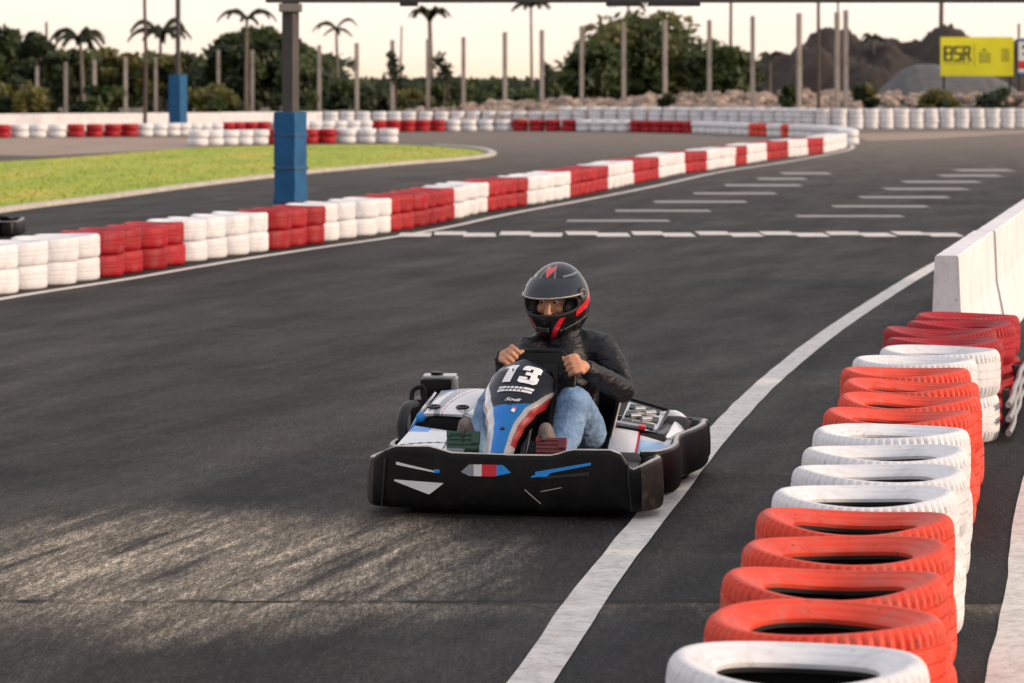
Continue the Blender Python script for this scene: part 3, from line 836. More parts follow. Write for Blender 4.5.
# ------------------------------------------------------------------ vegetation
def leaves(bm, c, r, n, size, mi, flat=.75):
    for _ in range(n):
        while True:
            p = Vector((random.uniform(-1, 1), random.uniform(-1, 1), random.uniform(-1, 1)))
            if .25 < p.length < 1: break
        p = Vector((p.x * r[0], p.y * r[1], p.z * r[2])) + c
        if p.z < .05: continue
        a = Vector((random.gauss(0, 1), random.gauss(0, 1), random.gauss(0, flat))).normalized(); b = a.orthogonal().normalized()
        s = size * random.uniform(.6, 1.4)
        q = [p - a * s, p + b * s * .5, p + a * s, p - b * s * .5]
        f = bm.faces.new([bm.verts.new(v) for v in q]); f.material_index = mi
def tree(name, label, px, topy, wpx, d, mats=('leaf_dark', 'leaf_mid'), clumps=34, per=80, size=.26, group=None, low=.18, cat='tree', base=0.0, squash=1.0):
    x = (px - 512) * d / F; top = CAMH + (HOR - topy) * d / F - base; w = wpx * d / F / 2
    root = empty(name, (x, d, base)); tag(root, label, cat, group)
    bm = bmesh.new(); cr = Vector((0, 0, top * (low + 1) / 2)); rr = Vector((w, w * .8, top * (1 - low) / 2))
    lobes = []
    for k in range(clumps):
        while True:
            p = Vector((random.uniform(-1, 1), random.uniform(-1, 1), random.uniform(-1, 1)))
            if p.length < 1: break
        if random.random() < .6 and p.length > 0: p = p.normalized() * random.uniform(.66, .92)
        q = Vector((p.x * rr.x, p.y * rr.y, p.z * rr.z)) + cr; s = random.uniform(.20, .36) * min(rr.x, rr.z * 1.2)
        lobes.append(q)
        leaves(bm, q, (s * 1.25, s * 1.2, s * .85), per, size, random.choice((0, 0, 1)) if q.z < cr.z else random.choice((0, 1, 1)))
    link('crown', bm, list(mats), root)
    bm = bmesh.new(); tr = max(.05, top * .03)
    trunk = [(0, 0, 0), (random.uniform(-.1, .1), 0, top * .3), (random.uniform(-.2, .2), .1, top * .62), (random.uniform(-.3, .3), .1, top * .82)]
    tube(bm, curve(trunk, 8), [tr * (1.25 - .11 * i) for i in range(8)], 8)
    for q in random.sample(lobes, min(6, len(lobes))):
        h0 = min(q.z * .55, top * .55)
        tube(bm, curve([(0, 0, h0), (q.x * .5, q.y * .5, (h0 + q.z) / 2 + .1), tuple(q)], 5), [tr * .5, tr * .42, tr * .32, tr * .22, tr * .12], 6)
    link('trunk', bm, 'bark', root)
    return root
T = 'trees behind the far fence'
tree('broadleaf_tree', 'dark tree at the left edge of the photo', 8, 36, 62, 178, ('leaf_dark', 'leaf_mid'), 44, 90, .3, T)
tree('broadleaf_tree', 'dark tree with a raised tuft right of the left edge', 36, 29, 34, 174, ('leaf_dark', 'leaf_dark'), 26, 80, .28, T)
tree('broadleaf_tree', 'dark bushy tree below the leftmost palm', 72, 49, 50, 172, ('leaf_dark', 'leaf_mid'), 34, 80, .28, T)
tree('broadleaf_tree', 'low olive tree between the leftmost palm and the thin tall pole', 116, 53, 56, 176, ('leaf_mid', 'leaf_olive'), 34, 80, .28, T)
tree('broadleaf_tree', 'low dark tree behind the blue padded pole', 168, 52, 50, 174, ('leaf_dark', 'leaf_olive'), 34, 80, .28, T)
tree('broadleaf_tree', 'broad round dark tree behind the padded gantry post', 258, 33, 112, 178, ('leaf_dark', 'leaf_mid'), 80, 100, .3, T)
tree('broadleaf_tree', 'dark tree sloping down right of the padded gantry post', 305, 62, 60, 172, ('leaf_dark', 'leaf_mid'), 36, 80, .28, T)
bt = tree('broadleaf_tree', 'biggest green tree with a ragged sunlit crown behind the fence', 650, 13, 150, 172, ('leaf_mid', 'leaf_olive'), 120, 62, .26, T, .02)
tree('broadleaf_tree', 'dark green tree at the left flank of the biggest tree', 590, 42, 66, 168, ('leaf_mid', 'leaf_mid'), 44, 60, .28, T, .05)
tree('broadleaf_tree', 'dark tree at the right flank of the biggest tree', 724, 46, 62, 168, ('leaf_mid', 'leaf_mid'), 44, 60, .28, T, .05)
B = 'shrubs along the far fence'
for px, ty, w, d, lb, mm in [(345, 80, 46, 160, 'low dark shrub below the two fronded palm', ('leaf_dark', 'leaf_mid')), (412, 92, 44, 158, 'low shrub between the overgrown post and the upright palm', ('leaf_dark', 'leaf_olive')),
                             (452, 76, 50, 162, 'round dark shrub at the foot of the upright palm', ('leaf_dark', 'leaf_mid')), (500, 84, 50, 158, 'low dark shrub left of the thin bare trunk palm', ('leaf_dark', 'leaf_mid')),
                             (545, 80, 46, 158, 'low shrub between thin palm and the biggest tree', ('leaf_dark', 'leaf_mid')),
                             (791, 84, 20, 136, 'dark weedy bush on the rocks below the first mound post', ('leaf_dark', 'leaf_mid')), (866, 82, 26, 136, 'dark weedy bush on the rocks left of the gravel heap', ('leaf_dark', 'leaf_olive')),
                             (940, 92, 40, 138, 'low dark scrub below the yellow billboard', ('leaf_dark', 'leaf_olive')), (1000, 90, 44, 138, 'low dark scrub at the right below the billboard', ('leaf_dark', 'leaf_dark')),
                             (667, 92, 12, 136, 'small weed at the foot of a post before the biggest tree', ('leaf_dark', 'leaf_mid')), (18, 78, 60, 150, 'dark undergrowth shrub at the far left', ('leaf_dark', 'leaf_olive')),
                             (100, 84, 60, 150, 'dark undergrowth shrub left of the blue padded pole', ('leaf_dark', 'leaf_mid')), (215, 84, 50, 150, 'dark undergrowth shrub right of the blue padded pole', ('leaf_mid', 'leaf_olive')), (300, 88, 50, 150, 'dark undergrowth shrub right of the gantry post', ('leaf_dark', 'leaf_mid'))]:
    tree('shrub', lb, px, ty, w, d, mm, 18, 70, .2, B, -.05, 'shrub')
# climbing shrubs on posts
for px, y0, y1, lb in [(395, 52, 84, 'climbing shrub hanging on a post right of the two fronded palm'), (443, 55, 80, 'thin climbing weed right of the upright palm'), (545, 66, 108, 'climbing shrub on the post right of the thin palm')]:
    d = 148; x = (px - 512) * d / F; z0 = CAMH + (HOR - y1) * d / F; z1 = CAMH + (HOR - y0) * d / F
    bm = bmesh.new()
    tube(bm, [(0, 0, 0), (.1, 0, z1 * .5), (0, 0, z1 * .95)], [.05, .04, .02], 6, mi=1)
    for k in range(9): leaves(bm, Vector((random.uniform(-.25, .25), 0, z0 + (z1 - z0) * (k + .5) / 9)), (.28, .25, .25), 26, .13, 0)
    o = link('climbing_shrub', bm, ['leaf_dark', 'bark']); o.location = (x, d - .4, 0); tag(o, lb, 'shrub')
# far-off wood closing the horizon
bm = bmesh.new()
for k in range(230):
    px = random.uniform(-150, 760); d = random.uniform(186, 215); ty = (58 if px < 330 else 66) + 12 * noise.noise(Vector((px * .02, 3, 0))) + (6 if 380 < px < 560 else 0)
    if 330 < px < 570: ty = max(ty, 82)
    h = CAMH + (HOR - ty) * d / F
    for t in (.3, .6, .85): leaves(bm, Vector(((px - 512) * d / F + random.uniform(-1, 1), d, h * t)), (1.3, 1.2, h * .26), 30, .36, random.choice((0, 0, 1)))
tag(link('wood', bm, ['leaf_dark', 'leaf_mid']), 'dark far-off wood closing the horizon behind the trees', 'wood', kind='stuff')

def palm(label, px, crown_y, d, r, fronds, spread=1.0, up=.35, base=0.0):
    x = (px - 512) * d / F; top = CAMH + (HOR - crown_y) * d / F
    root = empty('palm_tree', (x, d, 0)); tag(root, label, 'palm tree', 'palms rising above the far trees')
    bm = bmesh.new(); lean = random.uniform(-.25, .25); r *= .72
    tube(bm, curve([(0, 0, 0), (lean * .4, 0, top * .5), (lean, 0, top)], 12), [r * 1.4 - r * .5 * i / 11 for i in range(12)], 10)
    link('trunk', bm, 'palm_bark', root)
    bm = bmesh.new()
    for a, L_, u in fronds:
        ca, sa = math.cos(a), math.sin(a)
        pts = []
        for i in range(9):
            t = i / 8; pts.append(Vector((lean + ca * L_ * t * (1 - .15 * t), sa * L_ * t, top + L_ * (u * t * 1.6 - (u + .45) * t * t))))
        tube(bm, pts, [.035 - .003 * i for i in range(9)], 5)
        for i in range(1, 9):
            tdir = (pts[i] - pts[i - 1]).normalized(); side = tdir.cross(Vector((0, 0, 1))).normalized()
            for sgn in (-1, 1):
                for kk in range(5):
                    p = pts[i - 1].lerp(pts[i], kk / 5); ll = L_ * .26 * (1 - abs(i / 8 - .45) * .9)
                    tip = p + side * sgn * ll * .6 + tdir * ll * .4 - Vector((0, 0, ll * .55))
                    w = tdir * .11
                    bm.faces.new([bm.verts.new(q) for q in (p - w, p + w, tip)])
    link('crown', bm, 'palm_leaf', root)
    return root
def fr(n, L_, u=.4, j=.3): return [(2 * PI * k / n + random.uniform(-j, j), L_ * random.uniform(.85, 1.15), u + random.uniform(-.2, .35)) for k in range(n)]
palm('leftmost palm, short with a few drooping fronds', 84, 40, 168, .12, fr(12, 1.8, .6))
palm('palm behind the thin tall pole at the left', 160, 34, 178, .12, fr(13, 2.0, .6))
palm('palm with arched fronds just left of the gantry post', 246, 18, 175, .13, [(0, 1.9, .65), (PI, 1.9, .65), (.5, 1.6, .8), (2.6, 1.6, .8), (4.5, 1.2, .5), (5.4, 1.3, .3)])
palm('slim palm with two big arching fronds right of the gantry post', 338, 28, 180, .11, [(0.1, 1.35, .95), (PI + .1, 1.55, .6), (PI - .3, 1.3, .75), (.4, 1.1, .1), (3.6, .9, .0), (1.6, .8, .2), (5.0, .9, .1)])
palm('upright palm with a shaving brush crown cut by the gantry beam', 432, 20, 172, .17, [(a, 1.35, 1.0) for a in (0, .7, 1.5, 2.4, 3.1, 3.8, 4.6, 5.5)] + fr(6, 1.2, 1.1))
palm('thin bare trunk palm with its crown cut by the gantry beam', 532, 6, 182, .10, fr(10, 1.4, .6))
palm('palm hidden behind the biggest tree with its crown at the gantry beam', 628, 3, 186, .11, fr(10, 1.3, .5))
palm('tiny palm growing on the dirt mound', 877, 38, 200, .10, fr(9, 1.0, .4))
palm('small palm sprig left of the dirt mound', 770, 56, 190, .08, fr(8, .9, .5))

# ------------------------------------------------------------------ the kart (x to the right of the photo, y towards its tail)
YAW = R(-10)
KLOC = Vector((-.03, 12.97, 0))
K = empty('go_kart', KLOC, YAW); tag(K, 'black bumpered racing kart with white, blue and red bodywork, carrying the helmeted driver', 'go-kart')

front_plan = curve([(-.555, .40), (-.592, .30), (-.598, .18), (-.560, .075), (-.46, .028), (-.25, .004), (0, 0), (.25, .004), (.46, .028), (.565, .08), (.605, .19), (.598, .30), (.55, .40)], 90)
def front_top(x):
    a = abs(x)
    pts = [(0, .262), (.20, .264), (.27, .288), (.43, .288), (.475, .270), (.515, .205), (.60, .238), (.7, .24)] if x > 0 else [(0, .264), (.22, .266), (.31, .290), (.46, .286), (.51, .266), (.56, .236), (.60, .226), (.7, .226)]
    for (p, q), (r, s) in zip(pts, pts[1:]):
        if p <= a <= r: return q + (s - q) * (a - p) / (r - p)
    return .24
def sweep(name, plan, topf, parent, bottom=.035, th=.042, matn='black_plastic', closed_ends=True, belly=.011, flare=0.0, dusty=0):
    bm = bmesh.new(); n = len(plan); prev = None; first = None
    for i, p in enumerate(plan):
        t = (plan[min(i + 1, n - 1)] - plan[max(i - 1, 0)]); t.z = 0; t.normalize(); nr = Vector((t.y, -t.x, 0))
        zt = topf(p.x) if callable(topf) else topf
        h = zt - bottom; s = i / (n - 1)
        tp = [(-th, bottom + .02), (-.01, bottom + .006), (.0, bottom), (belly * .55, bottom + h * .04), (belly * .95, bottom + h * .12), (belly, bottom + h * .40), (belly * .97, bottom + h * .46), (belly * .94, bottom + h * .50),
              (belly * .90, bottom + h * .56), (belly * .45, bottom + h * .90), (belly * .3, zt - .012), (-.003, zt - .003), (-.013, zt), (-.022, zt), (-th * .8, zt - .006), (-th, zt - .03)]
        ring = [bm.verts.new((p.x + nr.x * (o_ + flare * max(0, z - bottom)), p.y + nr.y * (o_ + flare * max(0, z - bottom)), z)) for o_, z in tp]
        if prev:
            m = len(ring)
            for k in range(m):
                f = bm.faces.new((prev[k], prev[(k + 1) % m], ring[(k + 1) % m], ring[k]))
                f.material_index = 1 if k in (11, 12) else (2 if dusty and abs(p.x) > dusty and k in (2, 3, 4, 5, 6, 7, 8, 9, 10) else 0)
        else: first = ring
        prev = ring
    bm.faces.new(first); bm.faces.new(prev[::-1])
    bmesh.ops.recalc_face_normals(bm, faces=bm.faces)
    return link(name, bm, [matn, 'rim_edge', 'dusty_plastic'], parent, 50)
fb = sweep('front_bumper', front_plan, front_top, K, dusty=.548)
def front_y(x):
    for a, b in zip(front_plan, front_plan[1:]):
        if min(a.y, b.y) < .2 and min(a.x, b.x) <= x <= max(a.x, b.x) and b.x > a.x: return a.y + (b.y - a.y) * (x - a.x) / (b.x - a.x)
    return .0
def decal(name, x0, x1, topf, botf, matn, off=.016, n=14, th=.004):
    """sheet following the bumper's face between two height curves of t = 0..1"""
    bm = bmesh.new(); prev = None
    for i in range(n + 1):
        t = i / n; x = x0 + (x1 - x0) * t; y = front_y(x) - off
        cur = [bm.verts.new((x, y, topf(t))), bm.verts.new((x, y, botf(t))), bm.verts.new((x, y + th + .01, botf(t))), bm.verts.new((x, y + th + .01, topf(t)))]
        if prev:
            for k in range(4): bm.faces.new((prev[k], prev[(k + 1) % 4], cur[(k + 1) % 4], cur[k]))
        else: bm.faces.new(cur[::-1])
        prev = cur
    bm.faces.new(prev); bmesh.ops.recalc_face_normals(bm, faces=bm.faces)
    return link(name, bm, matn, fb)
lin = lambda a, b: (lambda t: a + (b - a) * t)
# left white flash: a long triangle, and a thin slit above it
decal('white_flash', -.460, -.252, lin(.150, .142), lambda t: .144 - .05 * (t / .72) if t < .72 else .094 + (t - .72) / .28 * .046, 'white_panel', 0.0155)
decal('slit_trim', -.452, -.285, lin(.222, .190), lin(.211, .184), 'white_panel', 0.0165)
decal('slit_tip', -.290, -.268, lin(.197, .196), lin(.183, .184), 'blue_panel', 0.0175)
# centre window with white, red and blue graphics
def lens(a, b):
    return (lambda t: .190 + .034 * min(1, 6 * (a + (b - a) * t), 6 * (1 - a - (b - a) * t)) * .9), (lambda t: .190 - .016 * min(1, 6 * (a + (b - a) * t), 3.0 * (1 - a - (b - a) * t)) - .0)
for nm, a, b, m_ in (('grey_graphic', .0, .26, 'grey_panel'), ('white_graphic', .26, .42, 'white_panel'), ('red_graphic', .42, .72, 'red_panel'), ('blue_graphic', .72, 1.0, 'blue_panel')):
    tf, bf = lens(a, b); decal(nm, -.178 + .205 * a, -.178 + .205 * b, tf, bf, m_, 0.0155, 8)
decal('blue_slit', .128, .352, lambda t: .196 + .040 * t, lambda t: .180 + .046 * t if t > .22 else .176 + .01 * t, 'blue_panel', 0.0155)
decal('slit_shadow_gap', .150, .345, lambda t: .178 + .020 * t, lambda t: .168 + .016 * t, 'dark_metal', 0.0145)
decal('blue_slit', .112, .150, lambda t: .178 + .014 * t, lambda t: .172 + .006 * t, 'blue_panel', 0.0162, 6)
decal('groove_trim', .085, .150, lambda t: .125 - .055 * t, lambda t: .121 - .055 * t, 'rim_edge', 0.0145, 6)
decal('groove_trim', .150, .235, lambda t: .118 + .018 * t, lambda t: .115 + .018 * t, 'rim_edge', 0.0145, 6)
for s in (-1, 1):
    bm = bmesh.new()
    tube(bm, [(s * .515, .052 - .024, .04), (s * .505, .048 - .028, .15), (s * .50, .046 - .024, .235)], .0035, 6); link('seam', bm, 'dark_metal', fb)

def side_plan(s):
    return curve([(s * .50, .44), (s * .565, .47), (s * .605, .60), (s * .612, .78), (s * .590, .98), (s * .582, 1.14), (s * .610, 1.32), (s * .632, 1.52), (s * .626, 1.70), (s * .57, 1.78)], 60)
for s in (-1, 1):
    pl_ = side_plan(s)
    if s > 0: pl_ = pl_
    else: pl_ = [p for p in pl_[::-1]]
    sweep('side_bumper', pl_, .236, K, .045, .035)
rp = curve([(.53, 1.76), (.61, 1.82), (.59, 1.92), (.4, 1.97), (0, 1.98), (-.4, 1.97), (-.59, 1.92), (-.61, 1.82), (-.53, 1.76)], 50)
sweep('rear_bumper', rp, .225, K, .05, .045)

bm = bmesh.new(); box(bm, (0, .86, .055), (.92, 1.5, .02), bev=.004); link('floor_tray', bm, 'dark_metal', K)
bm = bmesh.new(); box(bm, (.06, .62, .072), (.42, .7, .012), bev=.003); box(bm, (.06, .40, .15), (.36, .012, .14), Matrix.Rotation(R(-35), 3, 'X')); link('foot_plate', bm, 'gold_metal', K)
bm = bmesh.new()
for s in (-1, 1): tube(bm, curve([(s * .18, .12, .09), (s * .27, .4, .09), (s * .34, .8, .09), (s * .36, 1.4, .09), (s * .3, 1.85, .09)], 20), .016, 8)
tube(bm, [(-.3, .42, .12), (.3, .42, .12)], .016, 8); tube(bm, [(-.56, 1.45, .13), (.56, 1.45, .13)], .02, 10)
link('chassis', bm, 'dark_metal', K)
def wheel(x, y, r, w):
    bm = bmesh.new(); prof = [(r * .55, -w * .46), (r * .8, -w * .5), (r * .95, -w * .42), (r, -w * .25), (r, w * .25), (r * .95, w * .42), (r * .8, w * .5), (r * .55, w * .46)]
    def lathe(bm, prof, seg=28):
        rings = [[bm.verts.new((z, rr * math.cos(2 * PI * k / seg), rr * math.sin(2 * PI * k / seg))) for rr, z in prof] for k in range(seg)]
        for k in range(seg):
            for i in range(len(prof)): bm.faces.new((rings[k][i], rings[k][(i + 1) % len(prof)], rings[(k + 1) % seg][(i + 1) % len(prof)], rings[(k + 1) % seg][i]))
        bmesh.ops.recalc_face_normals(bm, faces=bm.faces)
    wh = empty('wheel'); wh.parent = K; wh.location = (x, y, r)
    lathe(bm, prof); link('tyre', bm, 'rubber', wh, 40)
    bm = bmesh.new(); lathe(bm, [(r * .12, -w * .40), (r * .50, -w * .2), (r * .56, -w * .45), (r * .56, w * .45), (r * .50, w * .2), (r * .12, w * .40)]); link('rim', bm, 'steel', wh, 40)
wheel(-.44, .44, .115, .12); wheel(.44, .44, .115, .12); wheel(-.49, 1.45, .14, .19); wheel(.49, 1.45, .14, .19)

# nose panel (number fairing)
def nose_pt(u, v, off=0.0):
    hw = [(.0, .062), (.15, .070), (.3, .085), (.45, .108), (.6, .134), (.75, .146), (.86, .140), (.93, .122), (.975, .092), (1.0, .05)]
    for (a, w0), (b, w1) in zip(hw, hw[1:]):
        if a <= v <= b:
            t = (v - a) / (b - a); w = w0 + (w1 - w0) * (t * t * (3 - 2 * t)); break
    cy = .115 + .37 * v + .10 * v * v; cz = .225 + .352 * v - .005 * v * v
    cx = -.045 + .035 * v
    th = u * R(84); dep = .085 + .035 * v - .05 * max(0, v - .85) / .15
    x = cx + (w + off) * math.sin(th) / math.sin(R(84))
    f = (dep + off) * (math.cos(th) - .35)
    nrm = Vector((0, -.76, .65))
    return Vector((x, cy, cz)) + nrm * f
bm = bmesh.new(); NU, NV = 110, 130; g_ = []
for i in range(NU + 1): g_.append([bm.verts.new(nose_pt(i / NU * 2 - 1, j / NV)) for j in range(NV + 1)])
def lv(v, pts):
    for (a, x), (b, y) in zip(pts, pts[1:]):
        if a <= v <= b: return x + (y - x) * (v - a) / (b - a)
    return pts[-1][1]
for i in range(NU):
    for j in range(NV):
        u = (i + .5) / NU * 2 - 1; v = (j + .5) / NV
        f = bm.faces.new((g_[i][j], g_[i + 1][j], g_[i + 1][j + 1], g_[i][j + 1]))
        aR = lv(v, [(0, .30), (.3, .30), (.48, .42), (.62, .66), (.72, .86), (.8, 1.2), (1, 1.4)])
        aL = lv(v, [(0, .34), (.3, .38), (.48, .46), (.62, .56), (.75, .70), (.88, .88), (1, 1.2)])
        cut = .50 + .05 * (abs(u) / .45 if u > -.1 else .3) - .02
        if u > aR + .42: mi = 4 if v < .62 else 3
        elif u > aR + .16: mi = 3 if v > .10 else 1
        elif u > aR: mi = 1
        elif u < -aL - .34: mi = 1 if v < .9 else 0
        elif u < -aL - .29 and v > .35: mi = 3
        elif u < -aL: mi = 1
        else: mi = 2 if v < cut else 0
        if mi == 2 and .10 < v < .46 and u > .0 and int((u * 26 + v * 9)) % 3 == 0 and v < .40: mi = 2
        f.material_index = mi
bmesh.ops.solidify(bm, geom=bm.faces[:], thickness=.004)
bmesh.ops.recalc_face_normals(bm, faces=bm.faces)
nose = link('nose_panel', bm, ['navy', 'white_panel', 'blue_panel', 'red_panel', 'black_plastic'], K, 60)
def on_nose(me, u0, v0, du, dv, name, matn, off=.003, rot=0.0):
    """lay flat lettering (me, in its own units) on the nose surface"""
    for v in me.vertices:
        x = v.co.x * math.cos(rot) - v.co.y * math.sin(rot); y = v.co.x * math.sin(rot) + v.co.y * math.cos(rot)
        v.co = nose_pt(u0 + x * du, v0 + y * dv, off)
    me.name = name
    me.materials.clear(); me.materials.append(M[matn])
    o = bpy.data.objects.new(name, me); C.objects.link(o); o.parent = nose
    return o
def refine(me, cuts=2):
    bm = bmesh.new(); bm.from_mesh(me); bmesh.ops.triangulate(bm, faces=bm.faces)
    for _ in range(cuts): bmesh.ops.subdivide_edges(bm, edges=[e for e in bm.edges if e.calc_length() > .05], cuts=1)
    bm.to_mesh(me); bm.free(); return me
def flat_rects(rs):
    bm = bmesh.new()
    for x0, y0, x1, y1 in rs: bm.faces.new([bm.verts.new(p) for p in ((x0, y0, 0), (x1, y0, 0), (x1, y1, 0), (x0, y1, 0))])
    me = bpy.data.meshes.new('print'); bm.to_mesh(me); bm.free(); return refine(me)
def fix_up(o):
    bm = bmesh.new(); bm.from_mesh(o.data)
    for f in bm.faces:
        f.normal_update()
        if f.normal.y > 0: f.normal_flip()
    bm.to_mesh(o.data); bm.free(); return o
# digits 1 and 3 drawn as heavy condensed numerals
def poly_mesh(polys):
    bm = bmesh.new()
    for p in polys: bm.faces.new([bm.verts.new((x, y, 0)) for x, y in p])
    me = bpy.data.meshes.new('digits'); bm.to_mesh(me); bm.free(); return refine(me, 6)
one = [[(-.74, -.8), (-.38, -.8), (-.38, .8), (-.74, .8)], [(-.94, .42), (-.74, .46), (-.74, .8), (-.94, .60)]]
three = [[(-.10, .45), (.28, .45), (.28, .8), (.02, .8), (-.10, .68)], [(.28, .45), (.62, .45), (.74, .68), (.62, .8), (.28, .8)], [(.36, .12), (.74, .2), (.74, .68), (.62, .45), (.36, .45)][:4],
         [(.10, -.12), (.62, -.12), (.62, .16), (.10, .16)], [(.36, -.5), (.74, -.62), (.74, -.2), (.62, -.1), (.36, -.1)], [(.36, .16), (.62, .16), (.74, .24), (.74, .68), (.36, .5)],
         [(-.10, -.68), (.02, -.8), (.62, -.8), (.74, -.66), (.74, -.45), (-.10, -.45)], [(-.10, -.45), (.24, -.45), (.24, -.28), (-.10, -.28)], [(-.10, .28), (.24, .28), (.24, .5), (-.10, .5)]]
fix_up(on_nose(poly_mesh(one + three), .10, .805, .46, .118, 'race_number', 'white_panel', .0065, R(-6)))
bars = []
for row_ in range(2):
    y = .30 - .62 * row_
    bars += [(-1, y - .02, -.56, y + .34), (-.5, y - .1, -.36, y + .28), (-.30, y - .1, -.14, y + .28), (-.08, y - .1, .10, y + .28), (.16, y - .1, .32, y + .28), (.38, y - .02, .98, y + .34), (-1, y - .1, 1.0, y - .04)]
fix_up(on_nose(flat_rects(bars), .03, .640, .37, .048, 'number_plate_print', 'white_panel', .0065, R(-6)))
me = refine(text_mesh('Sodi', 1.0, .012, .35))
fix_up(on_nose(me, .03, .535, .19, .042, 'maker_script', 'white_panel', .0065, R(-4)))
fix_up(on_nose(flat_rects([(-1, -1, 1, 1)]), .14, .43, .045, .018, 'small_sticker', 'white_panel', .0065, R(-15)))
fix_up(on_nose(flat_rects([(-1, .0, 1, 1)]), .15, .445, .045, .016, 'small_sticker', 'red_panel', .0080, R(-15)))
p = nose_pt(.0, .24, .002); bm = bmesh.new(); ellipsoid(bm, p, (.011, .007, .009), None, 12); link('bolt', bm, 'dark_metal', nose, 60)
bm = bmesh.new(); tube(bm, curve([(.03, .20, .2), (.045, .36, .36), (.05, .5, .46)], 10), .012, 8); tube(bm, [(-.06, .3, .1), (-.04, .5, .45)], .012, 8); link('nose_bracket', bm, 'dark_metal', K)
bm = bmesh.new(); box(bm, (.02, .56, .42), (.20, .05, .34), Matrix.Rotation(R(-28), 3, 'X'), .02); link('nose_back_panel', bm, 'black_plastic', K)

# white floor fairings behind the front bumper
def panel(name, quadpts, mats, fn=None, th=.012, nu=24, nv=24, bulge=0.0, parent=None, smooth=50):
    """bilinear sheet with thickness; fn(u, v) gives its livery slot"""
    a, b, c, d = [Vector(q) for q in quadpts]; bm = bmesh.new(); g_ = []
    nrm = (b - a).cross(d - a).normalized()
    for i in range(nu + 1):
        u = i / nu
        g_.append([bm.verts.new(((a.lerp(b, u)).lerp(d.lerp(c, u), j / nv)) + nrm * bulge * (math.sin(PI * u) * math.sin(PI * j / nv)) ** .6) for j in range(nv + 1)])
    for i in range(nu):
        for j in range(nv):
            f = bm.faces.new((g_[i][j], g_[i + 1][j], g_[i + 1][j + 1], g_[i][j + 1])); f.material_index = fn((i + .5) / nu, (j + .5) / nv) if fn else 0
    bmesh.ops.recalc_face_normals(bm, faces=bm.faces)
    bmesh.ops.solidify(bm, geom=bm.faces[:], thickness=th)
    bmesh.ops.recalc_face_normals(bm, faces=bm.faces)
    return link(name, bm, mats, parent or K, smooth)
def floor_livery(u, v):
    if abs(v - .28 - .2 * u) < .02 or abs(u - .74 + .1 * v) < .015: return 1
    if u < .30 and v > .78: return 2
    if u > .76: return 3
    return 0
panel('front_fairing', [(-.515, .15, .235), (-.20, .09, .245), (-.20, .44, .292), (-.49, .56, .312)], ['white_panel', 'dark_metal', 'blue_panel', 'grey_panel'], floor_livery, .01, 40, 40, .012)
panel('front_fairing', [(.24, .09, .22), (.52, .12, .19), (.50, .40, .20), (.26, .36, .23)], ['black_plastic'], None, .01)

# left side pod: a raised cover over a dark box
def pod_livery(u, v):
    w = .32 + .36 * v
    if v > .78 and .10 < u < .24: return 2
    if v > .70 and .28 < u < .36: return 2
    if .24 + .20 * v < u < .40 + .30 * v: return 1
    if abs(u - (.46 + .36 * v)) < .012: return 3
    return 0
panel('side_pod', [(-.475, .68, .352), (-.30, .66, .352), (-.24, 1.25, .405), (-.50, 1.20, .40)], ['white_panel', 'grey_panel', 'blue_panel', 'red_panel'], pod_livery, .012, 44, 44, .035)
panel('side_pod', [(-.30, .66, .351), (-.16, .62, .305), (-.10, 1.22, .37), (-.24, 1.25, .405)], ['white_panel', 'grey_panel'], lambda u, v: 1 if v < .08 else 0, .012, 24, 30, .02)
bm = bmesh.new(); box(bm, (-.32, .96, .22), (.34, .52, .235), bev=.03); link('pod_box', bm, 'black_plastic', K, 50)
for x in (-.44, -.315):
    bm = bmesh.new()
    p0 = Vector((x, .735, .376)); tube(bm, [p0 + Vector((.024 * math.cos(a * PI / 8), .024 * math.sin(a * PI / 8), .003 * math.sin(a * PI / 8))) for a in range(17)], .006, 6); link('fastener', bm, 'dark_metal', K, 60)
panel('pod_flank', [(-.545, .70, .27), (-.50, .72, .345), (-.52, 1.15, .40), (-.58, 1.15, .28)], ['white_panel', 'blue_panel'], lambda u, v: 1 if v < .25 and u < .8 else 0, .01, 20, 20, .012)
bm = bmesh.new(); ellipsoid(bm, (-.487, .685, .335), (.022, .008, .022), None, 14); link('blue_cap', bm, 'blue_panel', K, 60)
bm = bmesh.new(); tube(bm, curve([(-.545, .60, .24), (-.570, .68, .31), (-.575, .80, .365), (-.565, .92, .37)], 14), [(.024, .016)] * 14, 10); link('pod_guard', bm, 'black_plastic', K, 60)
bm = bmesh.new(); tube(bm, curve([(-.590, 1.0, .32), (-.597, 1.02, .40), (-.580, 1.04, .425), (-.550, 1.05, .42), (-.550, 1.04, .33)], 26), .011, 10); link('grab_loop', bm, 'black_plastic', K, 60)
ft = None
bm = bmesh.new(); box(bm, (-.565, 1.40, .378), (.135, .16, .125), Matrix.Rotation(R(8), 3, 'Z'), .018); ft = link('air_box', bm, 'black_plastic', K, 50)
bm = bmesh.new(); box(bm, (-.552, 1.43, .441), (.150, .15, .02), Matrix.Rotation(R(8), 3, 'Z'), .008); box(bm, (-.478, 1.42, .383), (.018, .14, .115), Matrix.Rotation(R(8), 3, 'Z'), .006); link('shell', bm, 'grey_panel', ft, 50)
bm = bmesh.new(); tube(bm, [(-.56, 1.40, .448), (-.56, 1.40, .465)], .028, 14); link('cap', bm, 'black_plastic', ft, 50)
bm = bmesh.new(); box(bm, (-.50, 1.40, .28), (.30, .36, .16), bev=.03); link('rear_pod_box', bm, 'black_plastic', K, 50)

